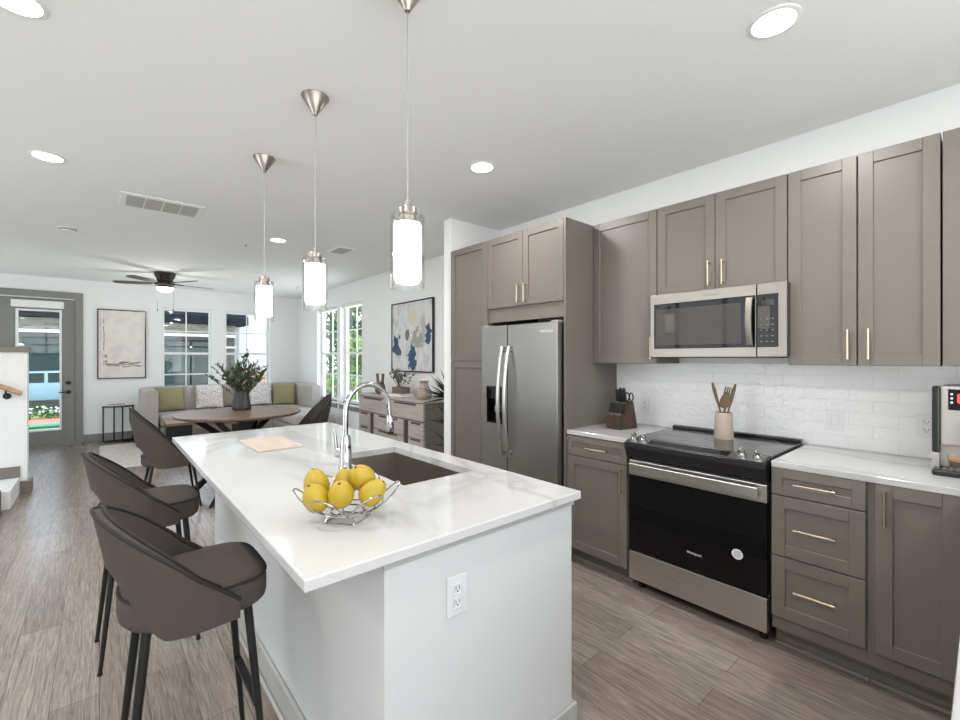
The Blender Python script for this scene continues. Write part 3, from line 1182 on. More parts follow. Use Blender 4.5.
# ------------------------------------------------------------------ range
g = thing('range', 'slide-in black and stainless electric range between the base cabinets', 'stove', (2.455, 1.0725, 0))
hw = .372
MB().box(.03, .60, -hw, hw, .06, .892).build('body', 'black', g)
for sx in (.08, .55):
    for sy in (-.33, .33):
        MB().cyl((sx, sy, 0), (sx, sy, .06), .018).build('foot', 'black', g)
m = MB()
m.box(0, .03, -hw + .004, hw - .004, .245, .70, .004)
door = m.build('oven_door', 'blackglass', g)
text('logo', 'Whirlpool', .019, 'whitetext', door, (-.001, -.02, .34), (0, -1, 0), (0, 0, 1))
m = MB()
m.lathe([(0, 0), (.026, 0), (.026, .001), (0, .001)], (0, -.235, .41), 28, Euler((0, -PI / 2, 0)).to_matrix().to_4x4())
stk = lab(m.build('sticker', 'whitetext', door), 'round white sticker')
for k in range(4):
    z = .41 + .013 - k * .009
    MB().box(-.0018, -.0011, -.252, -.218, z, z + .0025).build('printed_line', 'greytext', stk)
m = MB()
m.box(-.004, .03, -hw + .004, hw - .004, .70, .79, .004)
m.build('door_rail', 'steel', g)
m = MB()
m.box(-.052, -.034, -hw + .03, hw - .03, .722, .782, .006)
for s in (-1, 1):
    m.box(-.036, 0, s * (hw - .045) - .015, s * (hw - .045) + .015, .735, .77, .004)
lab(m.build('oven_handle', 'steel', g), 'wide flat stainless handle')
lab(MB().box(-.004, .03, -hw + .004, hw - .004, .068, .238, .004).build('storage_drawer', 'steel', g), 'stainless drawer front')
# sloped control fascia and cooktop
m = MB()
m.prism([(.03, .794), (-.028, .815), (-.052, .872), (-.050, .904), (.05, .922), (.05, .794)], 'Y', -hw, hw, .004)
fas = m.build('control_panel', 'black', g)
m = MB()
m.prism([(-.044, .9058), (.042, .9212), (.042, .9235), (-.044, .9076)], 'Y', -hw + .012, hw - .012)
fp = lab(m.build('control_strip', 'steel', fas), 'stainless strip with the touch display')
m = MB()
m.prism([(-.034, .9094), (.028, .9207), (.028, .9222), (-.034, .9109)], 'Y', -.20, .24)
lab(m.build('touch_display', 'blackglass', fas), 'black touch display')
for ky in (.335, .275, -.255, -.325):
    m = MB()
    m.lathe([(0, 0), (.021, 0), (.021, .01), (.016, .014), (.016, .03), (.013, .033), (0, .033)], (.0, ky, .9172), 20, Euler((0, R(-9), 0)).to_matrix().to_4x4())
    m.box(-.016, .016, ky - .004, ky + .004, .942, .957, .002)
    m.build('knob', 'chrome', g, True)
MB().box(.05, .60, -hw, hw, .892, .9235, .003).build('cooktop', 'cooktop', g)
m = MB()
for bx, by, br in ((.19, .19, .10), (.19, -.19, .085), (.44, .19, .075), (.44, -.19, .105), (.33, 0, .06)):
    m.lathe([(br, 0), (br, .0006), (br - .004, .0006), (br - .004, 0)], (bx, by, .9236), 40)
m.build('burner_ring', 'greytext', g)
MB().box(.565, .615, -hw, hw, .9236, .943, .006).build('rear_vent', 'black', g)

# ------------------------------------------------------------------ microwave
w = thing('microwave', 'stainless over-the-range microwave under the short wall cabinet', 'microwave', (2.68, 1.0535, 1.414))
MB().box(.02, .40, -.368, .368, .006, .395, .003).build('body', 'black', w)
m = MB()
m.box(0, .025, -.232, .372, .0, .395, .003)
dr = m.build('door', 'steelm', w)
lab(MB().box(-.0025, .0, -.229, .345, .053, .335, .001, 1).build('door_surround', 'blackglass', dr), 'black glass surround')
lab(MB().box(-.004, -.0026, -.16, .33, .075, .30, .0005, 1).build('window', 'mwglass', dr), 'dark see-through window')
m = MB()
m.box(0, .025, -.372, -.236, .0, .395, .003)
cp = m.build('control_panel', 'steelm', w)
lab(MB().box(-.0025, 0, -.335, -.237, .053, .335, .001, 1).build('keypad', 'blackglass', cp), 'black keypad')
m = MB()
for i in range(3):
    for j in range(5):
        m.box(-.0034, -.0026, -.315 + i * .026, -.303 + i * .026, .08 + j * .03, .085 + j * .03)
m.build('key_markings', 'greytext', cp)
MB().box(-.0034, -.0026, -.315, -.255, .275, .305).build('clock_display', 'mwglass', cp)
m = MB()
pts = [(-.018 - .022 * math.sin(PI * k / 12), -.205, .065 + k / 12 * .255) for k in range(13)]
for dy in (-.008, -.004, 0, .004, .008):
    m.tube([(p[0], p[1] + dy, p[2]) for p in pts], .009, 8)
m.cyl((0, -.205, .08), (-.025, -.205, .08), .01)
m.cyl((0, -.205, .305), (-.025, -.205, .305), .01)
lab(m.build('door_handle', 'steelm', dr, True), 'curved stainless handle')
text('logo', 'Whirlpool', .022, 'greytext', dr, (-.0006, 0.0, .363), (0, -1, 0), (0, 0, 1))
MB().box(.03, .36, -.33, .33, -.004, .006).build('vent_underside', 'blackmetal', w)

# ------------------------------------------------------------------ island
IXL, IXR, IYF, IYB = .3434, 1.3548, .991, 3.3424
BXL, BXR, BYF, BYB = .556, 1.334, 1.02, 3.22
il = thing('kitchen_island', 'white painted kitchen island with grey baseboard under the quartz slab', 'island', (0, 0, 0))
SX0, SX1, SY0, SY1 = .892, 1.245, 1.482, 2.17
m = MB()      # body as walls around the sink space
t = .02
m.box(BXL, BXR, BYF, BYF + t, 0, .884)
m.box(BXL, BXR, BYB - t, BYB, 0, .884)
m.box(BXL, BXL + t, BYF + t, BYB - t, 0, .884)
m.box(BXR - t, BXR, BYF + t, BYB - t, 0, .884)
m.build('body', 'island', il)
m = MB()
m.box(BXL - .006, BXR + .006, BYF - .008, BYF - .001, .862, .884)
m.box(BXR, BXR + .008, BYF, BYB, .862, .884)
lab(m.build('top_trim', 'islandtrim', il), 'pale grey trim strip')
m = MB()
for x0, x1, y0, y1 in ((BXL - .016, BXR + .016, BYF - .016, BYF - .001), (BXL - .016, BXL - .001, BYF, BYB), (BXR + .001, BXR + .016, BYF, BYB), (BXL - .016, BXR + .016, BYB + .001, BYB + .016)):
    m.box(x0, x1, y0, y1, 0, .125, .004)
for x0, x1, y0, y1 in ((BXL - .03, BXR + .03, BYF - .03, BYF - .017), (BXL - .03, BXL - .017, BYF - .017, BYB + .017), (BXR + .017, BXR + .03, BYF - .017, BYB + .017)):
    m.box(x0, x1, y0, y1, 0, .022, .006)
lab(m.build('baseboard', 'islandtrim', il), 'pale grey baseboard')
m = MB()
for x0, x1, y0, y1 in ((IXL, SX0, IYF, IYB), (SX1, IXR, IYF, IYB), (SX0, SX1, IYF, SY0), (SX0, SX1, SY1, IYB)):
    pass
b = bmesh.new()
ox = [(IXL, IYF), (IXR, IYF), (IXR, IYB), (IXL, IYB)]
ix = [(SX0, SY0), (SX1, SY0), (SX1, SY1), (SX0, SY1)]
V = {}
for tagk, pts in (('o', ox), ('i', ix)):
    for zk, z in (('b', .884), ('t', .914)):
        V[tagk + zk] = [b.verts.new((x, y, z)) for x, y in pts]
for k in range(4):
    k2 = (k + 1) % 4
    b.faces.new((V['ot'][k], V['ot'][k2], V['it'][k2], V['it'][k]))
    b.faces.new((V['ob'][k2], V['ob'][k], V['ib'][k], V['ib'][k2]))
    b.faces.new((V['ob'][k], V['ob'][k2], V['ot'][k2], V['ot'][k]))
    b.faces.new((V['it'][k], V['it'][k2], V['ib'][k2], V['ib'][k]))
bmesh.ops.recalc_face_normals(b, faces=b.faces)
outer = [e for e in b.edges if all(abs(v.co.x - IXL) < 1e-4 or abs(v.co.x - IXR) < 1e-4 or abs(v.co.y - IYF) < 1e-4 or abs(v.co.y - IYB) < 1e-4 for v in e.verts)]
bmesh.ops.bevel(b, geom=outer, offset=.004, segments=2, affect='EDGES', profile=.5)
m._merge(b)
tag(m.build('countertop', 'quartz'), 'large white quartz island slab with a sink cut-out', 'countertop')

# sink: open steel box hung below the slab
s = thing('sink', 'dark stainless undermount sink let into the island', 'sink', ((SX0 + SX1) / 2, (SY0 + SY1) / 2, .66))
a, b2, dep = (SX1 - SX0) / 2 + .004, (SY1 - SY0) / 2 + .004, .2225
m = MB()
m.box(-a - .006, -a, -b2 - .006, b2 + .006, 0, dep)
m.box(a, a + .006, -b2 - .006, b2 + .006, 0, dep)
m.box(-a, a, -b2 - .006, -b2, 0, dep)
m.box(-a, a, b2, b2 + .006, 0, dep)
m.box(-a - .006, a + .006, -b2 - .006, b2 + .006, -.006, 0)
m.build('basin', 'sink', s)
m = MB()
m.lathe([(0, .0), (.02, .001), (.042, .004), (.046, .001), (.046, 0)], (0, 0, .0005), 28)
lab(m.build('drain', 'chrome', s, True), 'chrome drain')

# faucet
fa = thing('faucet', 'tall chrome gooseneck pull-down faucet behind the sink', 'faucet', (.832, 1.88, .914))
m = MB()
m.lathe([(0, 0), (.031, 0), (.031, .006), (.026, .012), (.025, .10), (.021, .135), (.017, .15), (0, .15)], (0, 0, 0), 28)
m.build('base', 'chrome', fa, True)
m = MB()
pts = [(0, 0, .14), (0, 0, .2), (0, 0, .255)]
for k in range(1, 17):
    an = PI - PI * k / 16
    pts.append((.108 + .108 * math.cos(an), 0, .255 + .118 * math.sin(an)))
pts += [(.218, 0, .235), (.220, 0, .215)]
m.tube(pts, .0125, 14)
m.build('spout', 'chrome', fa, True)
m = MB()
m.tube([(.220, 0, .222), (.221, 0, .21), (.224, 0, .15), (.225, 0, .142)], [.013, .0165, .0185, .015], 18)
m.build('spray_head', 'chrome', fa, True)
m = MB()
m.tube([(.225, 0, .143), (.2255, 0, .128)], [.0145, .013], 18)
lab(m.build('spray_nozzle', 'blackmetal', fa, True), 'black rubber nozzle')
m = MB()
m.cyl((0, .0, .075), (-.012, .046, .075), .014)
m.tube([(-.012, .046, .075), (-.02, .055, .09), (-.026, .06, .17)], [.010, .008, .006], 10)
m.build('lever_handle', 'chrome', fa, True)


def outlet_plate(name, label, cat, loc, rz, group, kind='outlet', mat='white'):
    """local frame: plate in the XZ plane facing -Y"""
    o = thing(name, label, cat, loc, rz, group)
    MB().box(-.036, .036, -.005, 0, -.058, .058, .002).build('plate', mat, o)
    if kind == 'outlet':
        for dz in (-.02, .02):
            m = MB()
            m.box(-.015, .015, -.0068, -.005, dz - .014, dz + .014, .004)
            rc = m.build('receptacle', mat, o)
            m = MB()
            m.box(-.0075, -.0055, -.0074, -.0068, dz - .003, dz + .007)
            m.box(.0055, .0075, -.0074, -.0068, dz - .003, dz + .006)
            m.cyl((0, -.0074, dz - .008), (0, -.0068, dz - .008), .0025, n=10)
            m.build('slots', 'dark', rc)
    else:
        m = MB()
        m.box(-.017, .017, -.009, -.005, -.033, .033, .002)
        m.build('rocker', mat, o)
    return o


outlet_plate('wall_outlet', 'white duplex outlet on the end face of the island', 'outlet', (.79, BYF - .0005, .716), 0, 'wall outlets', 'outlet', 'plate')
outlet_plate('wall_outlet', 'white outlet on the backsplash behind the knife block', 'outlet', (XK - .0085, 1.675, 1.062), -PI / 2, 'wall outlets')
outlet_plate('wall_outlet', 'white outlet on the backsplash beside the coffee machine', 'outlet', (XK - .0085, .20, 1.073), -PI / 2, 'wall outlets')
outlet_plate('light_switch', 'white rocker switch plate on the backsplash right of the stove', 'switch', (XK - .0085, .555, 1.066), -PI / 2, None, 'switch')


# ------------------------------------------------------------------ stools
def make_seat(name, cat, group, k_=1.0, dz=0.0, ZT_=.965, rest=True):
    """barrel-back upholstered seat; k_ widens it, dz lowers it"""
    t = thing(name, '', cat, (0, 0, 0), 0, group)
    # seat: rounded-square cushion, top at .72

    def seat_prof(sc, n=40):
        out = []
        for k in range(n):
            an = 2 * PI * k / n
            c, s_ = math.cos(an), math.sin(an)
            e = 2 / 4.2 if c > 0 else 2 / 2.15
            e2 = 2 / 4.2 if c > 0 else 2 / 2.15
            out.append((k_ * (.005 + (.203 if c > 0 else .190) * sc * math.copysign(abs(c) ** e, c)), k_ * .190 * sc * math.copysign(abs(s_) ** e2, s_)))
        return out
    b = bmesh.new()
    rings = []
    for sc, z in ((.60, .618), (.93, .620), (.985, .632), (1.0, .65), (1.0, .685), (.985, .702), (.95, .714), (.8, .7205), (.4, .724)):
        rings.append([b.verts.new((x, y, z - dz)) for x, y in seat_prof(sc)])
    for a, d in zip(rings[:-1], rings[1:]):
        n = len(a)
        for k in range(n):
            b.faces.new((a[k], a[(k + 1) % n], d[(k + 1) % n], d[k]))
    b.faces.new(list(reversed(rings[0])))
    b.faces.new(rings[-1])
    m = MB()
    m._merge(b)
    seat = m.build('seat', 'fabric', t, True, 60)
    m = MB()
    m.tube([(x, y, .708 - dz) for x, y in seat_prof(.985)], .0048, 8, True)
    m.build('piping', 'fabricpipe', seat, True)

    # barrel back: plan curve from right arm (s=-1) round the rear (s=0) to the left arm (s=1)
    def plan(s, lean):
        a = .185 + .055 * lean      # rear half axis
        bb = .205 + .012 * lean     # side half axis
        arc = .80
        if abs(s) <= arc:
            an = s / arc * PI / 2
            return Vector((-a * math.cos(an), bb * math.sin(an), 0)) * k_
        ex = (abs(s) - arc) / (1 - arc)
        return Vector((.105 * ex, math.copysign(bb - .004 * ex, s), 0)) * k_

    def ztop(s):
        return ZT_ - (ZT_ - .665 + dz) * abs(s) ** 1.62

    def zlow(s):
        u = min(1, max(0, (abs(s) - .12) / .46))
        u = u * u * (3 - 2 * u)
        return .80 - dz - .195 * u + .012 * max(0, abs(s) - .5)

    def pt(i, j, off):
        s = -1 + 2 * i
        z0, z1 = zlow(s), ztop(s)
        z = z0 + (z1 - z0) * j
        lean = max(-.2, min(1.3, (z + dz - .66) / .30))
        p = plan(s, lean)
        c = plan(s, lean)
        nrm = Vector((c.x if abs(s) < .8 else 0, c.y, 0))
        nrm.normalize()
        p = p - nrm * off
        p.z = z
        return p
    m = MB()
    m.shell(lambda i, j: pt(i, j, 0), lambda i, j: pt(i, j, .030), 44, 10)
    back = m.build('backrest', 'fabric', t, True, 50)
    for off in (.002, .028):
        m = MB()
        m.tube([pt(k / 60, 1.0, off) + Vector((0, 0, .002)) for k in range(61)], .0055, 8)
        m.build('piping', 'fabricpipe', back, True)
    for sx, sy in ((-1, -1), (-1, 1), (1, -1), (1, 1)):
        m = MB()
        top = Vector((k_ * (.01 + sx * .13), k_ * sy * .125, .63 - dz))
        bot = Vector((k_ * (.005 + sx * .187), k_ * sy * .160, .006))
        m.tube([top, top.lerp(bot, .5), bot], [.0135, .0115, .008], 10)
        lg = lab(m.build('leg', 'blackmetal', t, True), 'black tapered metal leg')
        m = MB()
        m.cyl(bot - Vector((0, 0, .006)), bot + Vector((0, 0, .004)), .010)
        m.build('foot_cap', 'black', lg)
    if not rest:
        return t
    m = MB()
    f = (.63 - .285) / .624
    fx = .14 + f * (.192 - .14)
    fy = .125 + f * .031
    m.box(fx - .013, fx + .013, -fy, fy, .278, .290, .002)
    lab(m.build('footrest', 'blackmetal', t), 'flat black footrest bar')
    return t


st0 = make_seat('counter_stool', 'stool', 'taupe counter stools')
st0.location = (.222, 1.700, 0)
st0['label'] = 'taupe barrel-back counter stool nearest the camera at the island'
dup(st0, (.178, 2.745, 0), R(2), 'taupe barrel-back counter stool at the far half of the island, second from the camera')
st1 = make_seat('dining_chair', 'chair', 'taupe dining chairs at the round table', 1.18, .20, .955, False)
st1.location = (.505, 5.10, 0)
st1['label'] = 'taupe barrel-back dining chair left of the round table, beyond the island corner'
dup(st1, (1.88, 5.40, 0), R(172), 'taupe barrel-back dining chair at the right side of the round table')

# ------------------------------------------------------------------ round table
tb = thing('round_table', 'round dining table with walnut top and crossed black legs', 'table', (1.18, 5.42, 0))
m = MB()
m.lathe([(0, .780), (.585, .780), (.617, .795), (.620, .809), (.614, .815), (0, .815)], (0, 0, 0), 80)
m.build('tabletop', 'tablewood', tb, True, 30)
for fx, fy in ((-.52, -.20), (-.40, -.58), (.52, .20), (.40, .58)):
    u = Vector((fx, fy, 0)).normalized()
    v = Vector((-u.y, u.x, 0))
    m = MB()
    b = bmesh.new()
    p0, p1 = Vector((-fx * .82, -fy * .78, .779)), Vector((fx, fy, 0))
    off = v * (.035 if fx * fy > 0 and fx < 0 else -.035) * (1 if abs(fy) > .5 else -1)
    prs = []
    for p, wd in ((p0, .045), (p1, .045)):
        prs.append([b.verts.new(p + u * su * wd + v * sv * .016 + (off if p is p0 else off)) for su, sv in ((-1, -1), (1, -1), (1, 1), (-1, 1))])
    for q in range(4):
        b.faces.new((prs[0][q], prs[0][(q + 1) % 4], prs[1][(q + 1) % 4], prs[1][q]))
    b.faces.new(prs[0])
    b.faces.new(list(reversed(prs[1])))
    bmesh.ops.recalc_face_normals(b, faces=b.faces)
    m._merge(b)
    lab(m.build('leg', 'blackmetal', tb), 'black slanted flat steel leg')

# vase and bouquet on the table
VX, VY, VZ = 1.245, 5.66, .8155
v = thing('vase', 'dark ribbed tapered vase on the round table', 'vase', (VX, VY, VZ))
m = MB()
N = 48
b = bmesh.new()
prof = [(.062, 0), (.078, .004), (.080, .02), (.072, .09), (.060, .16), (.058, .19), (.060, .20), (.054, .20), (.052, .17), (.060, .09), (.066, .03), (.0, .02)]
rings = []
for r_, z in prof:
    if r_ == 0:
        rings.append([b.verts.new((0, 0, z))])
        continue
    rings.append([b.verts.new((r_ * (1 + .035 * math.cos(k * PI)) * math.cos(2 * PI * k / N), r_ * (1 + .035 * math.cos(k * PI)) * math.sin(2 * PI * k / N), z)) for k in range(N)])
for a, d in zip(rings[:-1], rings[1:]):
    for k in range(N):
        if len(d) == 1:
            b.faces.new((a[k], a[(k + 1) % N], d[0]))
        else:
            b.faces.new((a[k], a[(k + 1) % N], d[(k + 1) % N], d[k]))
b.faces.new(list(reversed(rings[0])))
bmesh.ops.recalc_face_normals(b, faces=b.faces)
m._merge(b)
m.build('vase_body', 'smoke', v)
v.scale = (1.19, 1.19, 1.15)
bq = thing('bouquet', 'bushy green leafy bouquet standing in the dark vase', 'plant', (VX, VY, VZ + .03))
bq.scale = (1.19, 1.19, 1.19)
rnd = random.Random(3)
ms, ml, mb = MB(), MB(), MB()
stems = []
for k in range(34):
    an = rnd.uniform(0, 2 * PI)
    sp = rnd.uniform(.04, .23)
    hgt = rnd.uniform(.28, .45) * (1 - .35 * sp)
    stems.append((sp * math.cos(an), sp * math.sin(an), hgt, 0))
# the long dark sprigs: one upright to the right, two reaching left
cr, cf = Vector((.757, -.654, 0)), Vector((.654, .757, 0))
for lr, hgt in ((.02, .50), (.06, .55), (-.30, .38), (-.24, .43), (-.32, .30), (.22, .36)):
    d_ = cr * lr + cf * rnd.uniform(-.05, .05)
    stems.append((d_.x, d_.y, hgt, 1))
for ex, ey, hgt, kind in stems:
    pts = []
    for q in range(8):
        s_ = q / 7
        pts.append(Vector((ex * s_ ** 1.5, ey * s_ ** 1.5, hgt * s_)))
    ms.tube(pts, .0028, 5)
    nl = 16 if kind == 0 else 22
    for q in range(nl):
        s_ = rnd.uniform(.45, 1.0) if kind == 0 else rnd.uniform(.5, 1.0)
        p = Vector((ex * s_ ** 1.5, ey * s_ ** 1.5, hgt * s_))
        dr_ = Vector((rnd.uniform(-1, 1), rnd.uniform(-1, 1), rnd.uniform(-.3, 1))).normalized() * .8 + Vector((ex, ey, hgt)).normalized() * .6
        if kind == 0:
            (ml if rnd.random() < .72 else mb).leaf(p, dr_, rnd.uniform(.045, .085), rnd.uniform(.014, .026), (rnd.uniform(-1, 1), rnd.uniform(-1, 1), rnd.uniform(-1, 1)))
        else:
            ml.leaf(p, dr_, rnd.uniform(.03, .05), rnd.uniform(.018, .028), (rnd.uniform(-1, 1), rnd.uniform(-1, 1), rnd.uniform(-1, 1)))
ms.build('stems', 'stemgreen', bq)
ml.build('green_leaves', 'leaf', bq)
lab(mb.build('silvery_leaves', 'leafsil', bq), 'paler grey-green leaves')

# ------------------------------------------------------------------ island top items
cbd = thing('cutting_board', 'thin pale wooden board with a finger hole lying on the island', 'cutting board', (.742, 2.697, .9145))
# rectangle .25 x .42 with a hole at the near right corner
b = bmesh.new()
hx, hy, hr = .075, -.175, .014
W_, L_ = .118, .21
oc = [(-W_, -L_), (W_, -L_), (W_, L_), (-W_, L_)]
n = 16
vo_t = []
for zk in (.0, .008):
    o4 = []
    for k in range(n):
        an = 2 * PI * k / n + PI / n
        c_, s_ = math.cos(an), math.sin(an)
        # project the ray from the hole centre to the rectangle
        ts = []
        if c_ > 1e-6:
            ts.append((W_ - hx) / c_)
        if c_ < -1e-6:
            ts.append((-W_ - hx) / c_)
        if s_ > 1e-6:
            ts.append((L_ - hy) / s_)
        if s_ < -1e-6:
            ts.append((-L_ - hy) / s_)
        tt = min(ts)
        o4.append((hx + c_ * tt, hy + s_ * tt))
    # pull the nearest outline vertex onto each corner
    for cx, cy in oc:
        kk = min(range(n), key=lambda q: (o4[q][0] - cx) ** 2 + (o4[q][1] - cy) ** 2)
        o4[kk] = (cx * .995, cy * .995)
    ov = [b.verts.new((x, y, zk)) for x, y in o4]
    iv = [b.verts.new((hx + hr * 1.6 * math.cos(2 * PI * k / n + PI / n), hy + hr * .8 * math.sin(2 * PI * k / n + PI / n), zk)) for k in range(n)]
    vo_t.append((ov, iv))
(o0, i0), (o1, i1) = vo_t
for k in range(n):
    k2 = (k + 1) % n
    b.faces.new((o1[k], o1[k2], i1[k2], i1[k]))
    b.faces.new((o0[k2], o0[k], i0[k], i0[k2]))
    b.faces.new((o0[k], o0[k2], o1[k2], o1[k]))
    b.faces.new((i1[k], i1[k2], i0[k2], i0[k]))
bmesh.ops.recalc_face_normals(b, faces=b.faces)
m = MB()
m._merge(b)
m.build('board', 'boardwood', cbd)

# wire fruit bowl
BX, BY, BZ = .576, 1.283, .914
bw = thing('wire_fruit_bowl', 'scalloped silver wire fruit bowl on the island', 'bowl', (BX, BY, BZ), R(35))


def bowl_pt(an, s):
    """s = 0 at the foot ring, 1 at the rim"""
    r_ = .05 + .105 * (s ** .75)
    return Vector((r_ * math.cos(an), r_ * math.sin(an), .028 + .075 * s ** 1.5))


m = MB()
NL = 6
for k in range(NL):
    a0 = 2 * PI * k / NL
    pts = []
    for q in range(25):
        u = q / 24
        an = a0 + (u - .5) * 2 * PI / NL * 1.0
        s = 1 - abs(2 * u - 1) ** 2.2
        pts.append(bowl_pt(an, .18 + .82 * s))
    m.tube(pts, .0026, 8)
m.tube([bowl_pt(2 * PI * k / 40, .18) for k in range(40)], .0026, 8, True)
m.tube([bowl_pt(2 * PI * k / 40, 0) for k in range(40)], .0026, 8, True)
for k in range(NL):
    a0 = 2 * PI * (k + .5) / NL
    m.tube([bowl_pt(a0, .18), bowl_pt(a0, 0.05), bowl_pt(a0, 0)], .0022, 8)
m.build('wire_basket', 'chrome', bw, True)
m = MB()
q = .048
m.tube([(-q, -q, .0028), (q, -q, .0028), (q, q, .0028), (-q, q, .0028)], .0028, 8, True)
for sx, sy in ((-1, -1), (1, -1), (1, 1), (-1, 1)):
    m.tube([(sx * q, sy * q, .0028), (sx * q * .9, sy * q * .9, .018), (sx * .031, sy * .031, .028)], .0026, 8)
m.build('wire_foot', 'chrome', bw, True)


def make_fruit():
    o = thing('mango', '', 'fruit', (0, 0, 0), 0, 'yellow fruit in the wire bowl')
    m = MB()
    b = bmesh.new()
    bmesh.ops.create_icosphere(b, subdivisions=4, radius=1)
    for vv in b.verts:
        x, y, z = vv.co
        k = 1 - .16 * z - .05 * z * z
        vv.co = Vector((x * .0385 * k + .004 * z * z, y * .036 * k, z * .048))
    m._merge(b)
    body = m.build('flesh', 'mango', o, True, 180)
    m = MB()
    m.ball((.004, 0, .0475), .0045, .0045, .0018, 2)
    lab(m.build('stalk_scar', 'stalk', o, True), 'dark stalk scar')
    return o


fr0 = make_fruit()
# positions in the camera's right/forward axes around the bowl centre
fruits = [
    (-.105, .018, .104, (0.25, -.20, .4), 'yellow fruit standing at the left rim of the wire bowl'),
    (-.082, -.048, .080, (.55, -.25, 1.0), 'yellow fruit low at the front left of the wire bowl'),
    (-.028, .062, .094, (.1, .1, 2.0), 'yellow fruit half hidden at the back middle of the wire bowl'),
    (-.010, -.042, .090, (.70, .05, .2), 'big yellow fruit upright at the front middle of the wire bowl'),
    (.036, .026, .122, (.62, -.2, 2.6), 'highest yellow fruit, resting on the others at the back right'),
    (.078, -.012, .086, (.25, .75, .5), 'yellow fruit lying at the right side of the wire bowl'),
]
for k, (a_, f_, h_, rt, lb) in enumerate(fruits):
    p = Vector((BX, BY, BZ + h_)) + cr * a_ + cf * f_
    o = fr0 if k == 0 else dup(fr0, p, 0)
    o.location = p
    o['label'] = lb
    # tip the stalk end toward the camera by rt[0], sideways by rt[1], spin by rt[2]
    rot = Matrix.Rotation(rt[0], 3, cr) @ Matrix.Rotation(rt[1], 3, cf) @ Matrix.Rotation(rt[2], 3, 'Z')
    o.rotation_euler = rot.to_euler()

# ------------------------------------------------------------------ worktop items
kb = thing('knife_block', 'stepped walnut knife block full of black-handled knives by the fridge panel', 'knife block', (2.80, 1.70, .9145), R(-8))
m = MB()
m.prism([(-.10, 0), (.10, 0), (.055, .19), (-.015, .165), (-.035, .105), (-.10, .095)], 'Y', -.055, .055, .003)
m.build('block', 'walnut', kb)


def knife(px, py, pz, L, r_, tilt):
    m = MB()
    d_ = Vector((-math.sin(tilt), 0, math.cos(tilt)))
    p = Vector((px, py, pz))
    m.tube([p - d_ * .005, p + d_ * .012], [.0055, .0055], 8)
    m.build('bolster', 'greytext', kb, True)
    m = MB()
    m.tube([p + d_ * .012, p + d_ * L * .5, p + d_ * L * .93, p + d_ * L], [r_, r_ * 1.15, r_ * 1.05, r_ * .6], 10)
    m.build('knife_handle', 'blackmetal', kb, True)


for k in range(6):
    knife(-.072 + .0 * k, -.043 + k * .0172, .100, .085, .0075, -.12)
for k in range(4):
    knife(.003, -.028 + k * .022, .175, .10, .0095, .15)
for k in range(2):
    knife(.032, -.002 + k * .03, .184, .10, .0095, .15)
m = MB()
for s in (0, 1):
    m.tube([(.028 + .0 + .001 * s, -.052 + s * .034 + .016 * math.cos(2 * PI * k / 18) - .005, .222 + .028 * math.sin(2 * PI * k / 18)) for k in range(18)], .0045, 8, True)
m.build('scissors_handle', 'blackmetal', kb, True)

ck = thing('utensil_crock', 'tapered beige stoneware crock on the back of the stove', 'crock', (2.845, 1.045, .9240))
m = MB()
m.lathe([(0, 0), (.052, 0), (.0535, .004), (.047, .155), (.0455, .158), (.0425, .156), (.048, .012), (0, .012)], (0, 0, 0), 40)
m.build('crock_body', 'crock', ck, True)


def utensil(name, label, cat, base, tip, kind, face=Vector((-1, 0, 0))):
    """stands in the crock: base and tip relative to the crock"""
    o = thing(name, label, cat, (2.845, 1.045, .9240), 0, 'wooden utensils in the crock')
    p, q = Vector(base), Vector(tip)
    d_ = (q - p).normalized()
    if kind == 'handle':
        m = MB()
        m.tube([p, p.lerp(q, .55), p.lerp(q, .72), p.lerp(q, .88), q], [.005, .005, .009, .0105, .006], 12)
        m.build('handle', 'spoonwood', o, True)
        return o
    side = d_.cross(face).normalized()
    m = MB()
    hd = q - d_ * .075
    m.tube([p, p.lerp(hd, .5), hd], [.005, .005, .0065], 10)
    m.build('handle', 'spoonwood', o, True)
    m = MB()
    rot = Matrix((side, face - d_ * face.dot(d_), d_)).transposed().normalized() if False else None
    b = bmesh.new()
    bmesh.ops.create_icosphere(b, subdivisions=3, radius=1)
    fc = (face - d_ * face.dot(d_)).normalized()
    w_ = .038 if kind == 'spoon' else .028
    for vv in b.verts:
        x, y, z = vv.co
        hollow = .5 if y > 0 else 1.0
        vv.co = hd + d_ * .035 + side * (x * w_ * (1 - .18 * z)) + fc * (-.012 + y * .011 * hollow + .010 * x * x) + d_ * (z * .044)
    m._merge(b)
    hd_o = m.build('bowl' if kind == 'spoon' else 'turner_head', 'spoonwood', o, True, 180)
    if kind == 'fork':
        for k in range(4):
            m = MB()
            c_ = hd + d_ * .06 + side * (-.021 + k * .014)
            m.tube([c_, c_ + d_ * .04 + fc * .004, c_ + d_ * .05 + fc * .010], [.0048, .0042, .002], 8)
            m.build('tine', 'spoonwood', hd_o, True)
    return o


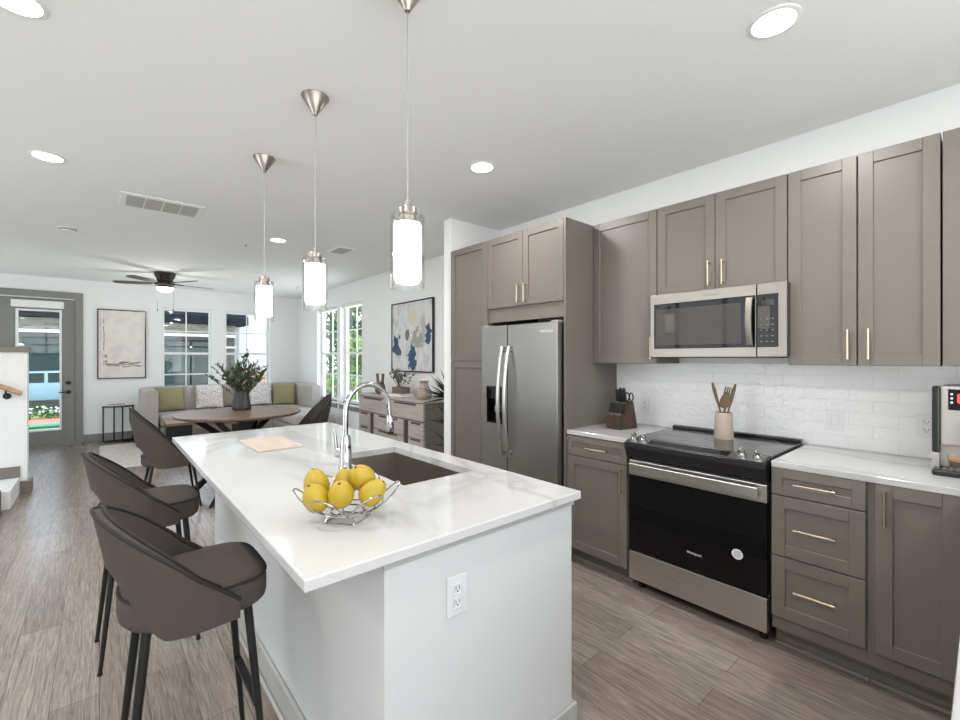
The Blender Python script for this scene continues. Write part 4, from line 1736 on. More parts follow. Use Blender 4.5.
# camera right is (.757,-.654): spread the tips along it
utensil('wooden_spoon', 'wooden handle leaning out to the left of the stoneware crock', 'utensil', tuple(cr * .02 + Vector((0, 0, .02))), tuple(cr * -.068 + Vector((0, 0, .335))), 'handle')
utensil('wooden_spoon', 'round wooden spoon bowl in the middle of the stoneware crock', 'utensil', tuple(cr * -.01 + Vector((0, 0, .02))), tuple(cr * .004 - cf * .025 + Vector((0, 0, .265))), 'spoon', Vector((-.62, -.78, 0)))
utensil('wooden_fork', 'wooden pasta fork with short tines in the stoneware crock', 'utensil', tuple(cr * -.0 + Vector((0, 0.02, .02))), tuple(cr * .036 + cf * .02 + Vector((0, 0, .275))), 'fork', Vector((-.62, -.78, 0)))
utensil('wooden_spoon', 'wooden handle leaning out to the right of the stoneware crock', 'utensil', tuple(cr * -.02 + Vector((0, -.01, .02))), tuple(cr * .088 + cf * .03 + Vector((0, 0, .325))), 'handle')

# coffee machine, its left edge enters the frame at the right
cm = thing('coffee_machine', 'silver and black espresso machine cut off by the right edge of the photo', 'coffee machine', (2.735, .019, .9145))
cm.scale = (1, 1, 1.03)
MB().box(.03, .34, -.125, .125, .0, .36, .012).build('body', 'silver', cm)
m = MB()
m.box(.0, .03, -.14, .118, .115, .362, .008)
m.box(.02, .03, -.14, .118, .03, .116)
fr_ = m.build('front_panel', 'silver', cm)
lab(MB().box(-.006, .05, .119, .143, .085, .362, .006).build('side_strip', 'black', cm), 'black vertical strip')
lab(MB().box(-.004, .05, .119, .143, .014, .084, .004).build('side_foot', 'silver', cm), 'pale lower strip')
dp = lab(MB().box(-.075, .06, -.14, .14, .0, .026, .008).build('drip_tray', 'black', cm), 'black drip tray')
m = MB()
for k in range(12):
    m.box(-.065, .0, -.12 + k * .02, -.112 + k * .02, .026, .0285)
m.build('tray_grille', 'chrome', dp)
lab(MB().box(-.003, .0, -.12, .094, .265, .35, .001, 1).build('display', 'blackglass', fr_), 'black display')
m = MB()
for k in range(3):
    m.lathe([(0, 0), (.0035, 0), (.0035, .001), (0, .001)], (-.0032, .084, .330 - k * .017), 14, Euler((0, -PI / 2, 0)).to_matrix().to_4x4())
m.build('display_icons', 'icon', fr_, True)
m = MB()
for k in range(3):
    m.box(-.0042, -.0032, .042 - k * .033, .068 - k * .033, .295, .332, .003, 1)
lab(m.build('display_digits', 'red', fr_), 'red lit symbols')
m = MB()
m.box(-.04, .0, -.03, .05, .12, .22, .01)
for s in (-.008, .022):
    m.cyl((-.022, s, .12), (-.022, s, .105), .006, n=12)
lab(m.build('spout_block', 'silver', cm), 'silver spout block')
cp_ = thing('coffee_cup', 'small clear glass cup of espresso on the drip tray', 'cup', (2.692, .082, .944))
m = MB()
m.lathe([(0, 0), (.026, 0), (.029, .01), (.036, .062), (.0345, .062), (.0275, .012), (0, .006)], (0, 0, 0), 28)
m.build('glass_body', 'cupglass', cp_, True)
MB().lathe([(0, .0065), (.026, .0115), (.0305, .036), (0, .036)], (0, 0, 0), 28).build('espresso', 'coffee', cp_, True)
lab(MB().lathe([(0, .0362), (.0306, .0362), (.0322, .047), (0, .047)], (0, 0, 0), 28).build('crema', 'crema', cp_, True), 'golden crema')


# ------------------------------------------------------------------ pendants and ceiling fittings
def make_pendant():
    o = thing('pendant_light', '', 'pendant lamp', (0, 0, ZC), 0, 'pendant lights over the island')
    m = MB()
    m.lathe([(0, 0), (.066, 0), (.066, -.004), (.016, -.080), (.010, -.092), (0, -.092)], (0, 0, 0), 36)
    m.build('canopy', 'nickel', o, True)
    m = MB()
    m.cyl((0, 0, -.09), (0, 0, -.775), .0022, n=8)
    m.build('cord', 'silver', o, True)
    m = MB()
    m.lathe([(0, -.755), (.010, -.755), (.010, -.777), (.031, -.779), (.032, -.782), (.032, -.806), (.029, -.808), (.029, -.811), (.032, -.813), (.032, -.836), (0, -.836)], (0, 0, 0), 32)
    m.build('socket_cap', 'nickel', o, True)
    m = MB()
    m.lathe([(0, -.836), (.046, -.836), (.0475, -.840), (.0475, -1.022), (.043, -1.030), (.043, -1.026), (.0, -1.026)], (0, 0, 0), 36)
    lab(m.build('inner_shade', 'shade', o, True), 'frosted white lit shade')
    m = MB()
    m.lathe([(.033, -.807), (.056, -.807), (.0585, -.812), (.0585, -1.062), (.0565, -1.062), (.0565, -.813), (.0545, -.809), (.033, -.809)], (0, 0, 0), 40)
    lab(m.build('outer_glass', 'pendglass', o, True), 'clear glass cylinder')
    return o


pd = make_pendant()
pd.location = (.815, 1.330, ZC)
pd['label'] = 'glass cylinder pendant light nearest the camera, rightmost of the three'
dup(pd, (.815, 2.201, ZC), 0, 'middle glass cylinder pendant light above the island')
dup(pd, (.812, 3.087, ZC), 0, 'glass cylinder pendant light farthest from the camera, leftmost of the three')


def make_can():
    o = thing('ceiling_downlight', '', 'downlight', (0, 0, ZC), 0, 'round ceiling downlights')
    m = MB()
    m.lathe([(.073, 0), (.090, 0), (.090, -.003), (.084, -.006), (.073, -.006), (.073, 0)], (0, 0, 0), 40)
    m.build('trim_ring', 'white', o, True)
    m = MB()
    m.lathe([(0, -.001), (.0725, -.001), (.0725, -.004), (0, -.005)], (0, 0, 0), 40)
    m.build('lens', 'canlens', o, True)
    return o


def can_light(x, y, pw):
    ld = bpy.data.lights.new('downlight_bulb', 'AREA')
    ld.shape = 'DISK'
    ld.size = .14
    ld.energy = pw
    ld.color = (1.0, .98, .96)
    lo = bpy.data.objects.new('downlight_bulb', ld)
    COL.objects.link(lo)
    lo.location = (x, y, ZC - .012)
    return lo


cn = make_can()
cans = [(1.98, .546, 'round downlight in the ceiling at the upper right of the photo'),
        (1.973, 2.26, 'round downlight in the ceiling in front of the fridge cabinet'),
        (-.252, 3.978, 'round downlight at the left of the ceiling, nearer than the air vent'),
        (1.487, 5.12, 'small far downlight in the ceiling between two hanging pendants'),
        (-.233, 2.321, 'round downlight cut off by the top left corner of the photo'),
        (-.24, .60, 'added unseen downlight left of the camera'),  # from here on out of view, added to brighten the room
        (1.98, -1.1, 'added unseen downlight behind the coffee counter'),
        (-.24, -1.1, 'added unseen downlight behind the camera'),
        (-1.9, 2.3, 'added unseen downlight over the left aisle'),
        (-1.9, -.6, 'added unseen downlight over the rear left corner'),
        (-1.9, 4.6, 'added unseen downlight by the staircase')]
for k, (x, y, lb) in enumerate(cans):
    o = cn if k == 0 else dup(cn, (x, y, ZC), 0)
    o.location = (x, y, ZC)
    o['label'] = lb
    can_light(x, y, CAN_W)

# return-air grille, supply vent, smoke detector, sprinklers
vt = thing('air_return_grille', 'long white four-panel air grille in the ceiling left of the pendants', 'vent', (.41, 4.61, ZC))
m = MB()
m.box(-.285, .285, -.195, .195, -.010, 0, .003)
m.build('frame', 'white', vt)
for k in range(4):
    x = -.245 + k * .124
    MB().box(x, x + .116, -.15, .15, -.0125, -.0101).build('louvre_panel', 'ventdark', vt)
vt = thing('supply_vent', 'small white louvred supply vent in the ceiling right of the middle pendant', 'vent', (2.2, 5.10, ZC))
MB().box(-.11, .11, -.17, .17, -.010, 0, .003).build('frame', 'white', vt)
m = MB()
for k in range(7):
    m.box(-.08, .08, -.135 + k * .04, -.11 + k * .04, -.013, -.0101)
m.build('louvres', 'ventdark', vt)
sd = thing('smoke_detector', 'round white smoke detector on the ceiling at the left', 'smoke detector', (-.238, 6.02, ZC))
m = MB()
m.lathe([(0, 0), (.075, 0), (.075, -.012), (.06, -.016), (.06, -.022), (.052, -.036), (0, -.04)], (0, 0, 0), 32)
m.build('housing', 'white', sd, True)
MB().lathe([(.061, -.016), (.064, -.016), (.064, -.0215), (.061, -.0215), (.061, -.016)], (0, 0, 0), 32).build('vent_slot', 'dark', sd)


def make_sprinkler():
    o = thing('sprinkler_head', '', 'sprinkler', (0, 0, ZC), 0, 'ceiling sprinkler heads')
    m = MB()
    m.lathe([(0, 0), (.038, 0), (.036, -.005), (.012, -.008), (0, -.008)], (0, 0, 0), 24)
    m.build('escutcheon', 'white', o, True)
    m = MB()
    m.cyl((0, 0, -.008), (0, 0, -.03), .006, n=10)
    m.lathe([(0, -.03), (.017, -.03), (.017, -.033), (0, -.033)], (0, 0, 0), 16)
    m.build('deflector', 'nickel', o, True)
    return o


sp = make_sprinkler()
sp.location = (1.258, 5.513, ZC)
sp['label'] = 'small sprinkler head in the ceiling left of the far downlight'
dup(sp, (2.70, 8.15, ZC), 0, 'tiny sprinkler head in the ceiling near the far right corner of the room')

# ceiling fan
fn = thing('ceiling_fan', 'dark flush-mount ceiling fan with a lit bowl over the sofa corner', 'ceiling fan', (.756, 8.22, ZC), R(10))
m = MB()
m.lathe([(0, 0), (.14, 0), (.14, -.012), (.13, -.05), (.105, -.10), (.105, -.13), (.125, -.145), (.125, -.185), (.10, -.20), (0, -.20)], (0, 0, 0), 36)
m.build('motor_housing', 'bronze', fn, True)
for k in range(5):
    an = 2 * PI * k / 5
    mt = Matrix.Rotation(an, 4, 'Z')
    b = bmesh.new()
    out = [(.19, -.045), (.30, -.06), (.52, -.066), (.63, -.06), (.67, -.03), (.67, .03), (.63, .06), (.52, .066), (.30, .06), (.19, .045)]
    lo = [b.verts.new((x, y, -.166 + y * .16)) for x, y in out]
    hi = [b.verts.new((x, y, -.160 + y * .16)) for x, y in out]
    b.faces.new(lo)
    b.faces.new(list(reversed(hi)))
    for q in range(len(out)):
        q2 = (q + 1) % len(out)
        b.faces.new((lo[q], hi[q], hi[q2], lo[q2]))
    bmesh.ops.recalc_face_normals(b, faces=b.faces)
    bmesh.ops.transform(b, matrix=mt, verts=b.verts)
    m = MB()
    m._merge(b)
    bl = m.build('blade', 'blade', fn)
    m = MB()
    b = bmesh.new()
    bmesh.ops.create_cube(b, size=1)
    bmesh.ops.transform(b, matrix=mt @ Matrix.Translation((.17, 0, -.160)) @ Matrix.Diagonal((.14, .04, .012, 1)), verts=b.verts)
    m._merge(b)
    m.build('blade_arm', 'bronze', bl)
m = MB()
m.lathe([(0, -.20), (.095, -.20), (.10, -.225), (0, -.225)], (0, 0, 0), 32)
m.build('light_kit', 'bronze', fn, True)
m = MB()
m.lathe([(.0, -.2255), (.105, -.2255), (.108, -.235), (.095, -.265), (.06, -.288), (0, -.296)], (0, 0, 0), 32)
lab(m.build('light_bowl', 'fanlens', fn, True), 'lit frosted bowl')
for (px, py, L) in ((-.11, -.06, .56), (.11, .0, .53)):
    m = MB()
    m.cyl((px, py, -.19), (px, py, -L), .0016, n=6)
    m.lathe([(0, -L), (.006, -L - .005), (.007, -L - .03), (0, -L - .035)], (px, py, 0), 10)
    m.build('pull_chain', 'bronze', fn, True)
ld = bpy.data.lights.new('fan_bulb', 'POINT')
ld.energy = 9
ld.shadow_soft_size = .08
ld.color = (1, .96, .9)
lo = bpy.data.objects.new('fan_bulb', ld)
COL.objects.link(lo)
lo.location = (.756, 8.22, ZC - .38)

# ------------------------------------------------------------------ living room
rg = thing('area_rug', 'pale speckled pinkish rug under the sofa and coffee table', 'rug', (1.25, 8.0, 0.0005))
MB().box(-1.25, 1.1, -.75, 1.3, 0, .010, .004).build('rug_pile', 'rug', rg)

# sofa: L-shaped with a wrapped back
sf = thing('sectional_sofa', 'pale grey L-shaped sectional sofa along the window walls', 'sofa', (0, 0, .011))


def path_back():
    pts = []
    def arc(cx, cy, r_, a0, a1, n=8):
        for k in range(n + 1):
            an = a0 + (a1 - a0) * k / n
            pts.append((cx + r_ * math.cos(an), cy + r_ * math.sin(an)))
    pts.append((.62, 8.55))
    pts.append((.60, 8.9))
    arc(.86, 9.38, .26, PI, PI / 2)
    pts.append((1.8, 9.64))
    arc(2.75, 9.24, .40, PI / 2, 0)
    pts.append((3.15, 8.75))
    pts.append((3.15, 8.45))
    return pts


pp = path_back()
dense = []
for a, c_ in zip(pp[:-1], pp[1:]):
    nn = max(1, int(math.hypot(c_[0] - a[0], c_[1] - a[1]) / .12))
    for k in range(nn):
        dense.append((a[0] + (c_[0] - a[0]) * k / nn, a[1] + (c_[1] - a[1]) * k / nn))
dense.append(pp[-1])
b = bmesh.new()
rings = []
tot = len(dense)
for i, (x, y) in enumerate(dense):
    a = dense[max(0, i - 1)]
    c_ = dense[min(tot - 1, i + 1)]
    t_ = Vector((c_[0] - a[0], c_[1] - a[1], 0)).normalized()
    nrm = Vector((-t_.y, t_.x, 0))
    edge = min(i, tot - 1 - i)
    k_ = 1.0 if edge >= 2 else (.82 if edge == 0 else .95)
    ring = []
    prof = []
    hw_, z0_, z1_, rr = .10 * k_, .07, .905 * (.985 if edge == 0 else 1.0), .055
    for cx, cz, a0 in ((hw_ - rr, z0_ + .02, -PI / 2), (hw_ - rr, z1_ - rr, 0), (-hw_ + rr, z1_ - rr, PI / 2), (-hw_ + rr, z0_ + .02, PI)):
        rq = rr if cz > .5 else .02
        cxx = cx + (rr - rq) * (1 if cx > 0 else -1)
        for q in range(5):
            an = a0 + PI / 2 * q / 4
            prof.append((cxx + rq * math.cos(an), cz + rq * math.sin(an)))
    for u, z in prof:
        ring.append(b.verts.new(Vector((x, y, z)) + nrm * u))
    rings.append(ring)
for a, d_ in zip(rings[:-1], rings[1:]):
    n = len(a)
    for k in range(n):
        b.faces.new((a[k], a[(k + 1) % n], d_[(k + 1) % n], d_[k]))
b.faces.new(rings[0])
b.faces.new(list(reversed(rings[-1])))
bmesh.ops.recalc_face_normals(b, faces=b.faces)
m = MB()
m._merge(b)
m.build('backrest', 'sofa', sf, True, 50)
m = MB()
m.box(.73, 3.04, 8.62, 9.53, .07, .30, .02)
m.box(2.40, 3.04, 7.32, 8.61, .07, .30, .02)
m.build('base', 'sofa', sf, True)
for x0, x1, y0, y1 in ((.735, 1.60, 8.60, 9.52), (1.605, 2.45, 8.60, 9.52), (2.455, 3.035, 8.40, 9.52), (2.38, 3.05, 7.30, 8.395)):
    m = MB()
    m.box(x0, x1, y0, y1, .302, .475, .045, 4)
    m.build('seat_cushion', 'sofa', sf, True, 60)
for x, y in ((.8, 8.7), (2.46, 7.4), (2.98, 7.4), (.8, 9.45), (2.95, 9.45)):
    MB().cyl((x, y, .001), (x, y, .07), .02).build('leg', 'blackmetal', sf)


def cushion(label, cat, x, y, z, w_, h_, rz, tilt, mat, group):
    """puffed square standing on its edge: local X across, Z up"""
    o = thing('throw_pillow', label, cat, (x, y, z), rz, group)
    b = bmesh.new()
    n = 14
    fronts = {}
    for side in (1, -1):
        for i in range(n + 1):
            for j in range(n + 1):
                u, v_ = 2 * i / n - 1, 2 * j / n - 1
                th = .075 * ((1 - u * u) * (1 - v_ * v_)) ** .55
                pin = 1 - .055 * (1 - abs(u) ** 2) * abs(v_) - 0
                pin2 = 1 - .055 * (1 - abs(v_) ** 2) * abs(u)
                key = (side, i, j)
                if side == -1 and (i in (0, n) or j in (0, n)):
                    fronts[key] = fronts[(1, i, j)]
                    continue
                fronts[key] = b.verts.new((u * w_ / 2 * pin2, -side * th, h_ / 2 + v_ * h_ / 2 * pin))
    for side in (1, -1):
        for i in range(n):
            for j in range(n):
                q = [fronts[(side, i, j)], fronts[(side, i + 1, j)], fronts[(side, i + 1, j + 1)], fronts[(side, i, j + 1)]]
                b.faces.new(q if side == 1 else list(reversed(q)))
    bmesh.ops.recalc_face_normals(b, faces=b.faces)
    bmesh.ops.transform(b, matrix=Matrix.Rotation(-tilt, 4, 'X'), verts=b.verts)
    m = MB()
    m._merge(b)
    m.build('cover', mat, o, True, 180)
    return o


GP = 'throw pillows on the sofa'
SZ = .487
cushion('olive green pillow at the left end of the sofa beside the arm', 'pillow', .96, 9.36, SZ, .44, .43, R(12), .25, 'green', GP)
cushion('white and grey patterned pillow in front of the left window', 'pillow', 1.54, 9.40, SZ, .46, .45, R(-4), .25, 'zigzag', GP)
cushion('taupe pillow half hidden behind the left of the bouquet', 'pillow', 1.93, 9.44, SZ, .40, .38, R(0), .22, 'taupecush', GP)
cushion('white and grey patterned pillow right of the bouquet', 'pillow', 2.41, 9.40, SZ, .44, .45, R(-6), .25, 'zigzag', GP)
cushion('olive green pillow at the right corner of the sofa', 'pillow', 2.80, 9.24, SZ, .42, .44, R(-24), .22, 'green', GP)


def remote(label, x, y, rz):
    o = thing('remote_control', label, 'remote control', (x, y, .488), rz, 'remote controls on the sofa')
    MB().box(-.08, .08, -.024, .024, 0, .018, .006).build('case', 'black', o)
    m = MB()
    for i in range(5):
        for j in range(2):
            m.box(-.06 + i * .022, -.05 + i * .022, -.012 + j * .016, -.004 + j * .016, .018, .0195)
    m.build('buttons', 'greytext', o)
    return o


remote('small black remote on the sofa seat left of the bouquet', 1.35, 8.75, R(10))
remote('small black remote on the sofa seat right of the bouquet', 2.20, 8.85, R(-12))

# coffee table
ct = thing('coffee_table', 'low oak-topped coffee table with black panel legs before the sofa', 'table', (.74, 7.86, .011), R(-2))
MB().box(0, 1.25, 0, .55, .40, .44, .004).build('tabletop', 'coffeewood', ct)
for x in (.0, .93):
    lab(MB().box(x + .004, x + .32, .01, .54, 0, .399, .003).build('leg', 'blackmetal', ct), 'black panel leg')
MB().box(.325, .925, .03, .52, .36, .399, .003).build('apron', 'coffeewood', ct)

# side table: half-round top on a thin black frame, with a book
sd = thing('side_table', 'thin black metal half-round side table below the pale painting', 'table', (.245, 9.75, 0))


def half_round(z0, z1, r_, mb_):
    poly = [(-r_, 0)] + [(r_ * math.cos(PI + PI * k / 20), .85 * r_ * math.sin(PI + PI * k / 20)) for k in range(1, 20)] + [(r_, 0)]
    mb_.prism(poly, 'Z', z0, z1)


m = MB()
half_round(.585, .605, .215, m)
m.build('tabletop', 'blackmetal', sd)
m = MB()
arcp = [(.205 * math.cos(PI + PI * k / 20), .174 * math.sin(PI + PI * k / 20), .012) for k in range(21)]
m.tube(arcp, .010, 8)
m.box(-.21, .21, -.012, .0, .002, .022)
m.build('base_ring', 'blackmetal', sd)
for x, y in ((-.198, -.012), (.198, -.012), (-.06, -.166), (.05, -.168)):
    MB().box(x - .011, x + .011, y - .011, y + .011, .012, .585).build('leg', 'blackmetal', sd)
bk = thing('book', 'grey book lying on the black side table', 'book', (.22, 9.68, .6055), R(4))
MB().box(-.11, .11, -.07, .06, 0, .005, .001, 1).build('cover', 'papergrey', bk)
MB().box(-.106, .106, -.066, .058, .005, .024).build('pages', 'paper', bk)
MB().box(-.11, .11, -.07, .06, .024, .029, .001, 1).build('cover', 'papergrey', bk)


# pictures
def picture(label, wx, hz, loc, rz, canvas):
    """local frame: picture in XZ plane facing -Y"""
    o = thing('framed_painting', label, 'painting', loc, rz)
    m = MB()
    t = .018
    for a in ((-wx / 2, -wx / 2 + t, -hz / 2, hz / 2), (wx / 2 - t, wx / 2, -hz / 2, hz / 2), (-wx / 2 + t, wx / 2 - t, -hz / 2, -hz / 2 + t), (-wx / 2 + t, wx / 2 - t, hz / 2 - t, hz / 2)):
        m.box(a[0], a[1], -.035, 0, a[2], a[3], .002, 1)
    m.build('frame', 'black', o)
    MB().box(-wx / 2 + t, wx / 2 - t, -.024, -.004, -hz / 2 + t, hz / 2 - t).build('canvas', canvas, o)
    return o


picture('black-framed pale abstract painting between the door and the left window', .66, 1.19, (.30, YF - .001, 1.655), 0, 'artpale')


# ---- blue abstract on the right wall: canvas local frame is X along the wall
def art_blue():
    m, nt, p = newmat('blue_abstract_canvas_paint')
    tc = node(nt, 'ShaderNodeTexCoord')
    mp = node(nt, 'ShaderNodeMapping')
    mp.inputs['Scale'].default_value = (1.0, 1.0, .5)
    nt.links.new(tc.outputs['Object'], mp.inputs[0])
    sep = node(nt, 'ShaderNodeSeparateXYZ')
    nt.links.new(tc.outputs['Object'], sep.inputs[0])
    nz = node(nt, 'ShaderNodeTexNoise')
    nz.inputs['Scale'].default_value = 5
    nz.inputs['Detail'].default_value = 3
    nz.inputs['Distortion'].default_value = .5
    nt.links.new(mp.outputs[0], nz.inputs['Vector'])
    rp = node(nt, 'ShaderNodeValToRGB')
    rp.color_ramp.interpolation = 'EASE'
    e = rp.color_ramp.elements
    e[0].position, e[0].color = .33, srgb(168, 184, 194)
    e[1].position, e[1].color = .68, srgb(176, 178, 168)
    for q, c in ((.42, srgb(204, 208, 208)), (.5, srgb(216, 214, 210)), (.58, srgb(196, 198, 196))):
        n = e.new(q)
        n.color = c
    nt.links.new(nz.outputs['Fac'], rp.inputs[0])
    col = rp.outputs[0]
    wob = node(nt, 'ShaderNodeTexNoise')
    wob.inputs['Scale'].default_value = 9
    nt.links.new(tc.outputs['Object'], wob.inputs['Vector'])
    # hand-placed dark brush patches: (x, z, rx, rz, colour)
    for x, z, rx, rz, c in ((-.42, -.12, .07, .16, srgb(58, 74, 96)), (-.36, -.20, .09, .06, srgb(70, 88, 110)), (.02, -.30, .11, .17, srgb(52, 84, 116)),
                            (.40, .02, .08, .13, srgb(56, 84, 112)), (-.10, .02, .05, .10, srgb(112, 116, 116)), (.14, -.02, .14, .13, srgb(156, 160, 152)),
                            (-.30, .05, .05, .07, srgb(84, 92, 100)), (.05, .28, .12, .10, srgb(212, 202, 184))):
        def mth(op, a, b_):
            n = node(nt, 'ShaderNodeMath', operation=op)
            for i, v_ in enumerate((a, b_)):
                if isinstance(v_, (int, float)):
                    n.inputs[i].default_value = v_
                else:
                    nt.links.new(v_, n.inputs[i])
            return n.outputs[0]
        dx = mth('DIVIDE', mth('SUBTRACT', sep.outputs['X'], x), rx)
        dz = mth('DIVIDE', mth('SUBTRACT', sep.outputs['Z'], z), rz)
        d2 = mth('ADD', mth('MULTIPLY', dx, dx), mth('MULTIPLY', dz, dz))
        d2 = mth('ADD', d2, mth('MULTIPLY', mth('SUBTRACT', wob.outputs['Fac'], .5), 5.0))
        k = mth('LESS_THAN', d2, .9)
        mx = node(nt, 'ShaderNodeMix', data_type='RGBA')
        nt.links.new(k, mx.inputs['Factor'])
        nt.links.new(col, mx.inputs['A'])
        mx.inputs['B'].default_value = c
        col = mx.outputs['Result']
    nt.links.new(col, p.inputs['Base Color'])
    p.inputs['Roughness'].default_value = .75
    return m


M['artblue2'] = art_blue()
picture('black-framed blue and beige abstract painting above the console', 1.06, .98, (XL - .001, 5.20, 1.71), -PI / 2, 'artblue2')

# console
cs = thing('console_table', 'pale ash console with many drawers against the right living-room wall', 'sideboard', (2.86, 4.31, 0))
CL, CD, CH = 1.70, .39, .905
MB().box(.02, CD, .0, CL, .06, CH - .025).build('body', 'consoleend', cs)
MB().box(-.005, CD, -.01, CL + .01, CH - .025, CH, .002).build('top', 'consolewood', cs)
MB().box(.05, CD - .02, .05, CL - .05, 0, .06).build('plinth', 'consoledark', cs)
m = MB()
rows = []
for (y0, y1, z0, z1) in ((.012, .842, .665, .865), (.858, 1.688, .665, .865),
                         (.012, .345, .455, .645), (.012, .345, .255, .445), (.012, .345, .075, .245),
                         (.455, 1.245, .455, .645), (.455, 1.245, .255, .445), (.455, 1.245, .075, .245),
                         (1.355, 1.688, .455, .645), (1.355, 1.688, .255, .445), (1.355, 1.688, .075, .245)):
    dq = MB().box(.0, .0195, y0, y1, z0, z1, .002, 1).build('drawer', 'consolewood', cs)
    wd = min(.62, (y1 - y0) * .62)
    yc = (y0 + y1) / 2
    MB().box(-.0025, .004, yc - wd / 2, yc + wd / 2, z1 - .026, z1 - .003).build('finger_slot', 'consoledark', dq)
for y0 in (.350, 1.25):
    MB().box(.004, .0195, y0 + .01, y0 + .09, .075, .645).build('dark_divider', 'consoledark', cs)

fv = thing('forked_vase', 'bronze vase with two upright necks on the console', 'vase', (3.04, 5.70, CH + .001))
m = MB()
m.lathe([(0, 0), (.045, 0), (.07, .03), (.078, .09), (.06, .14), (.03, .165), (0, .17)], (0, 0, 0), 28)
m.build('belly', 'bronzevase', fv, True)
for s in (-1, 1):
    m = MB()
    m.tube([(0, s * .03, .11), (0, s * .062, .16), (0, s * .078, .22), (0, s * .082, .27), (0, s * .083, .285)], [.03, .024, .019, .020, .026], 14)
    m.build('neck', 'bronzevase', fv, True)
bk = thing('book', 'white book lying under the brown planter on the console', 'book', (3.05, 5.15, CH + .001), 0)
MB().box(-.10, .10, -.17, .17, 0, .004).build('cover', 'paper', bk)
MB().box(-.096, .10, -.166, .166, .004, .028).build('pages', 'whitetext', bk)
MB().box(-.10, .10, -.17, .17, .028, .032).build('cover', 'paper', bk)
pt = thing('planter_plant', 'small leafy plant in a square brown planter on the console', 'plant', (3.07, 5.18, CH + .034))
m = MB()
m.box(-.07, .07, -.12, .12, 0, .085, .004)
m.build('planter', 'brownpot', pt)
ms, ml = MB(), MB()
rnd = random.Random(11)
for k in range(16):
    ex, ey, hz_ = rnd.uniform(-.10, .10), rnd.uniform(-.17, .17), rnd.uniform(.14, .26)
    pts = [Vector((ex * .25 * (1 - s_) + ex * s_, ey * .3 * (1 - s_) + ey * s_, .085 + hz_ * s_)) for s_ in (0, .4, .7, 1)]
    ms.tube(pts, .003, 5)
    for q in range(12):
        s_ = rnd.uniform(.3, 1)
        p = pts[0].lerp(pts[3], s_)
        ml.leaf(p, (rnd.uniform(-1, 1), rnd.uniform(-1, 1), rnd.uniform(-.4, 1)), rnd.uniform(.03, .055), rnd.uniform(.02, .03))
ms.build('stems', 'stemgreen', pt)
ml.build('leaves', 'leafsil', pt)
cv = thing('textured_vase', 'taupe pleated ceramic vase at the near end of the console', 'vase', (3.03, 4.56, CH + .001))
m = MB()
b = bmesh.new()
N = 40
prof = [(.06, 0), (.082, .01), (.092, .06), (.085, .11), (.058, .16), (.048, .185), (.055, .215), (.062, .225), (.05, .222), (.04, .18), (.0, .16)]
rings = []
for i, (r_, z) in enumerate(prof):
    if r_ == 0:
        rings.append([b.verts.new((0, 0, z))])
        continue
    rings.append([b.verts.new((r_ * (1 + .09 * math.cos(10 * (2 * PI * k / N) + z * 18)) * math.cos(2 * PI * k / N), r_ * (1 + .09 * math.cos(10 * (2 * PI * k / N) + z * 18)) * math.sin(2 * PI * k / N), z)) for k in range(N)])
for a, d_ in zip(rings[:-1], rings[1:]):
    for k in range(N):
        if len(d_) == 1:
            b.faces.new((a[k], a[(k + 1) % N], d_[0]))
        else:
            b.faces.new((a[k], a[(k + 1) % N], d_[(k + 1) % N], d_[k]))
b.faces.new(list(reversed(rings[0])))
bmesh.ops.recalc_face_normals(b, faces=b.faces)
m._merge(b)
m.build('vase_body', 'ceramic', cv, True, 60)

# tall dark palm between the console and the stub wall
pl = thing('potted_palm', 'tall dark spiky potted palm between the console and the stub wall', 'plant', (2.93, 3.84, 0))
m = MB()
m.lathe([(0, 0), (.11, 0), (.15, .30), (.155, .31), (.14, .31), (.13, .27), (0, .27)], (0, 0, 0), 32)
m.build('pot', 'brownpot', pl, True)
m = MB()
m.tube([(0, 0, .25), (.01, 0, .6), (-.01, .02, 1.0)], [.02, .016, .012], 10)
m.build('trunk', 'bark', pl, True)
m = MB()
rnd = random.Random(5)
for zc_, n_, L_ in ((.45, 30, .27), (.7, 34, .28), (.98, 70, .36)):
    for k in range(n_):
        an = rnd.uniform(0, 2 * PI)
        el = rnd.uniform(-.25, 1.35)
        d_ = Vector((math.cos(an) * math.cos(el) * .85, math.sin(an) * math.cos(el) * .85, math.sin(el)))
        m.leaf((d_.x * .02, d_.y * .02, zc_), d_, L_ * rnd.uniform(.75, 1.1), .022)
m.build('fronds', 'darkleaf', pl)

# ------------------------------------------------------------------ outdoors
ZG = -.15
gr = MB().box(-16, 45, YF + .3, 62, ZG - .3, ZG).build('ground', 'grass')
struct(gr)
struct(MB().box(.4, 9.0, YF + .18, YF + 3.4, ZG, ZG + .06).build('floor_bounce_slab', 'paving'))  # pale slab added to bounce sunlight through the windows onto the ceiling
struct(MB().box(-16, 45, 18.2, 20.4, ZG, ZG + .012).build('floor_street', 'asphalt'))
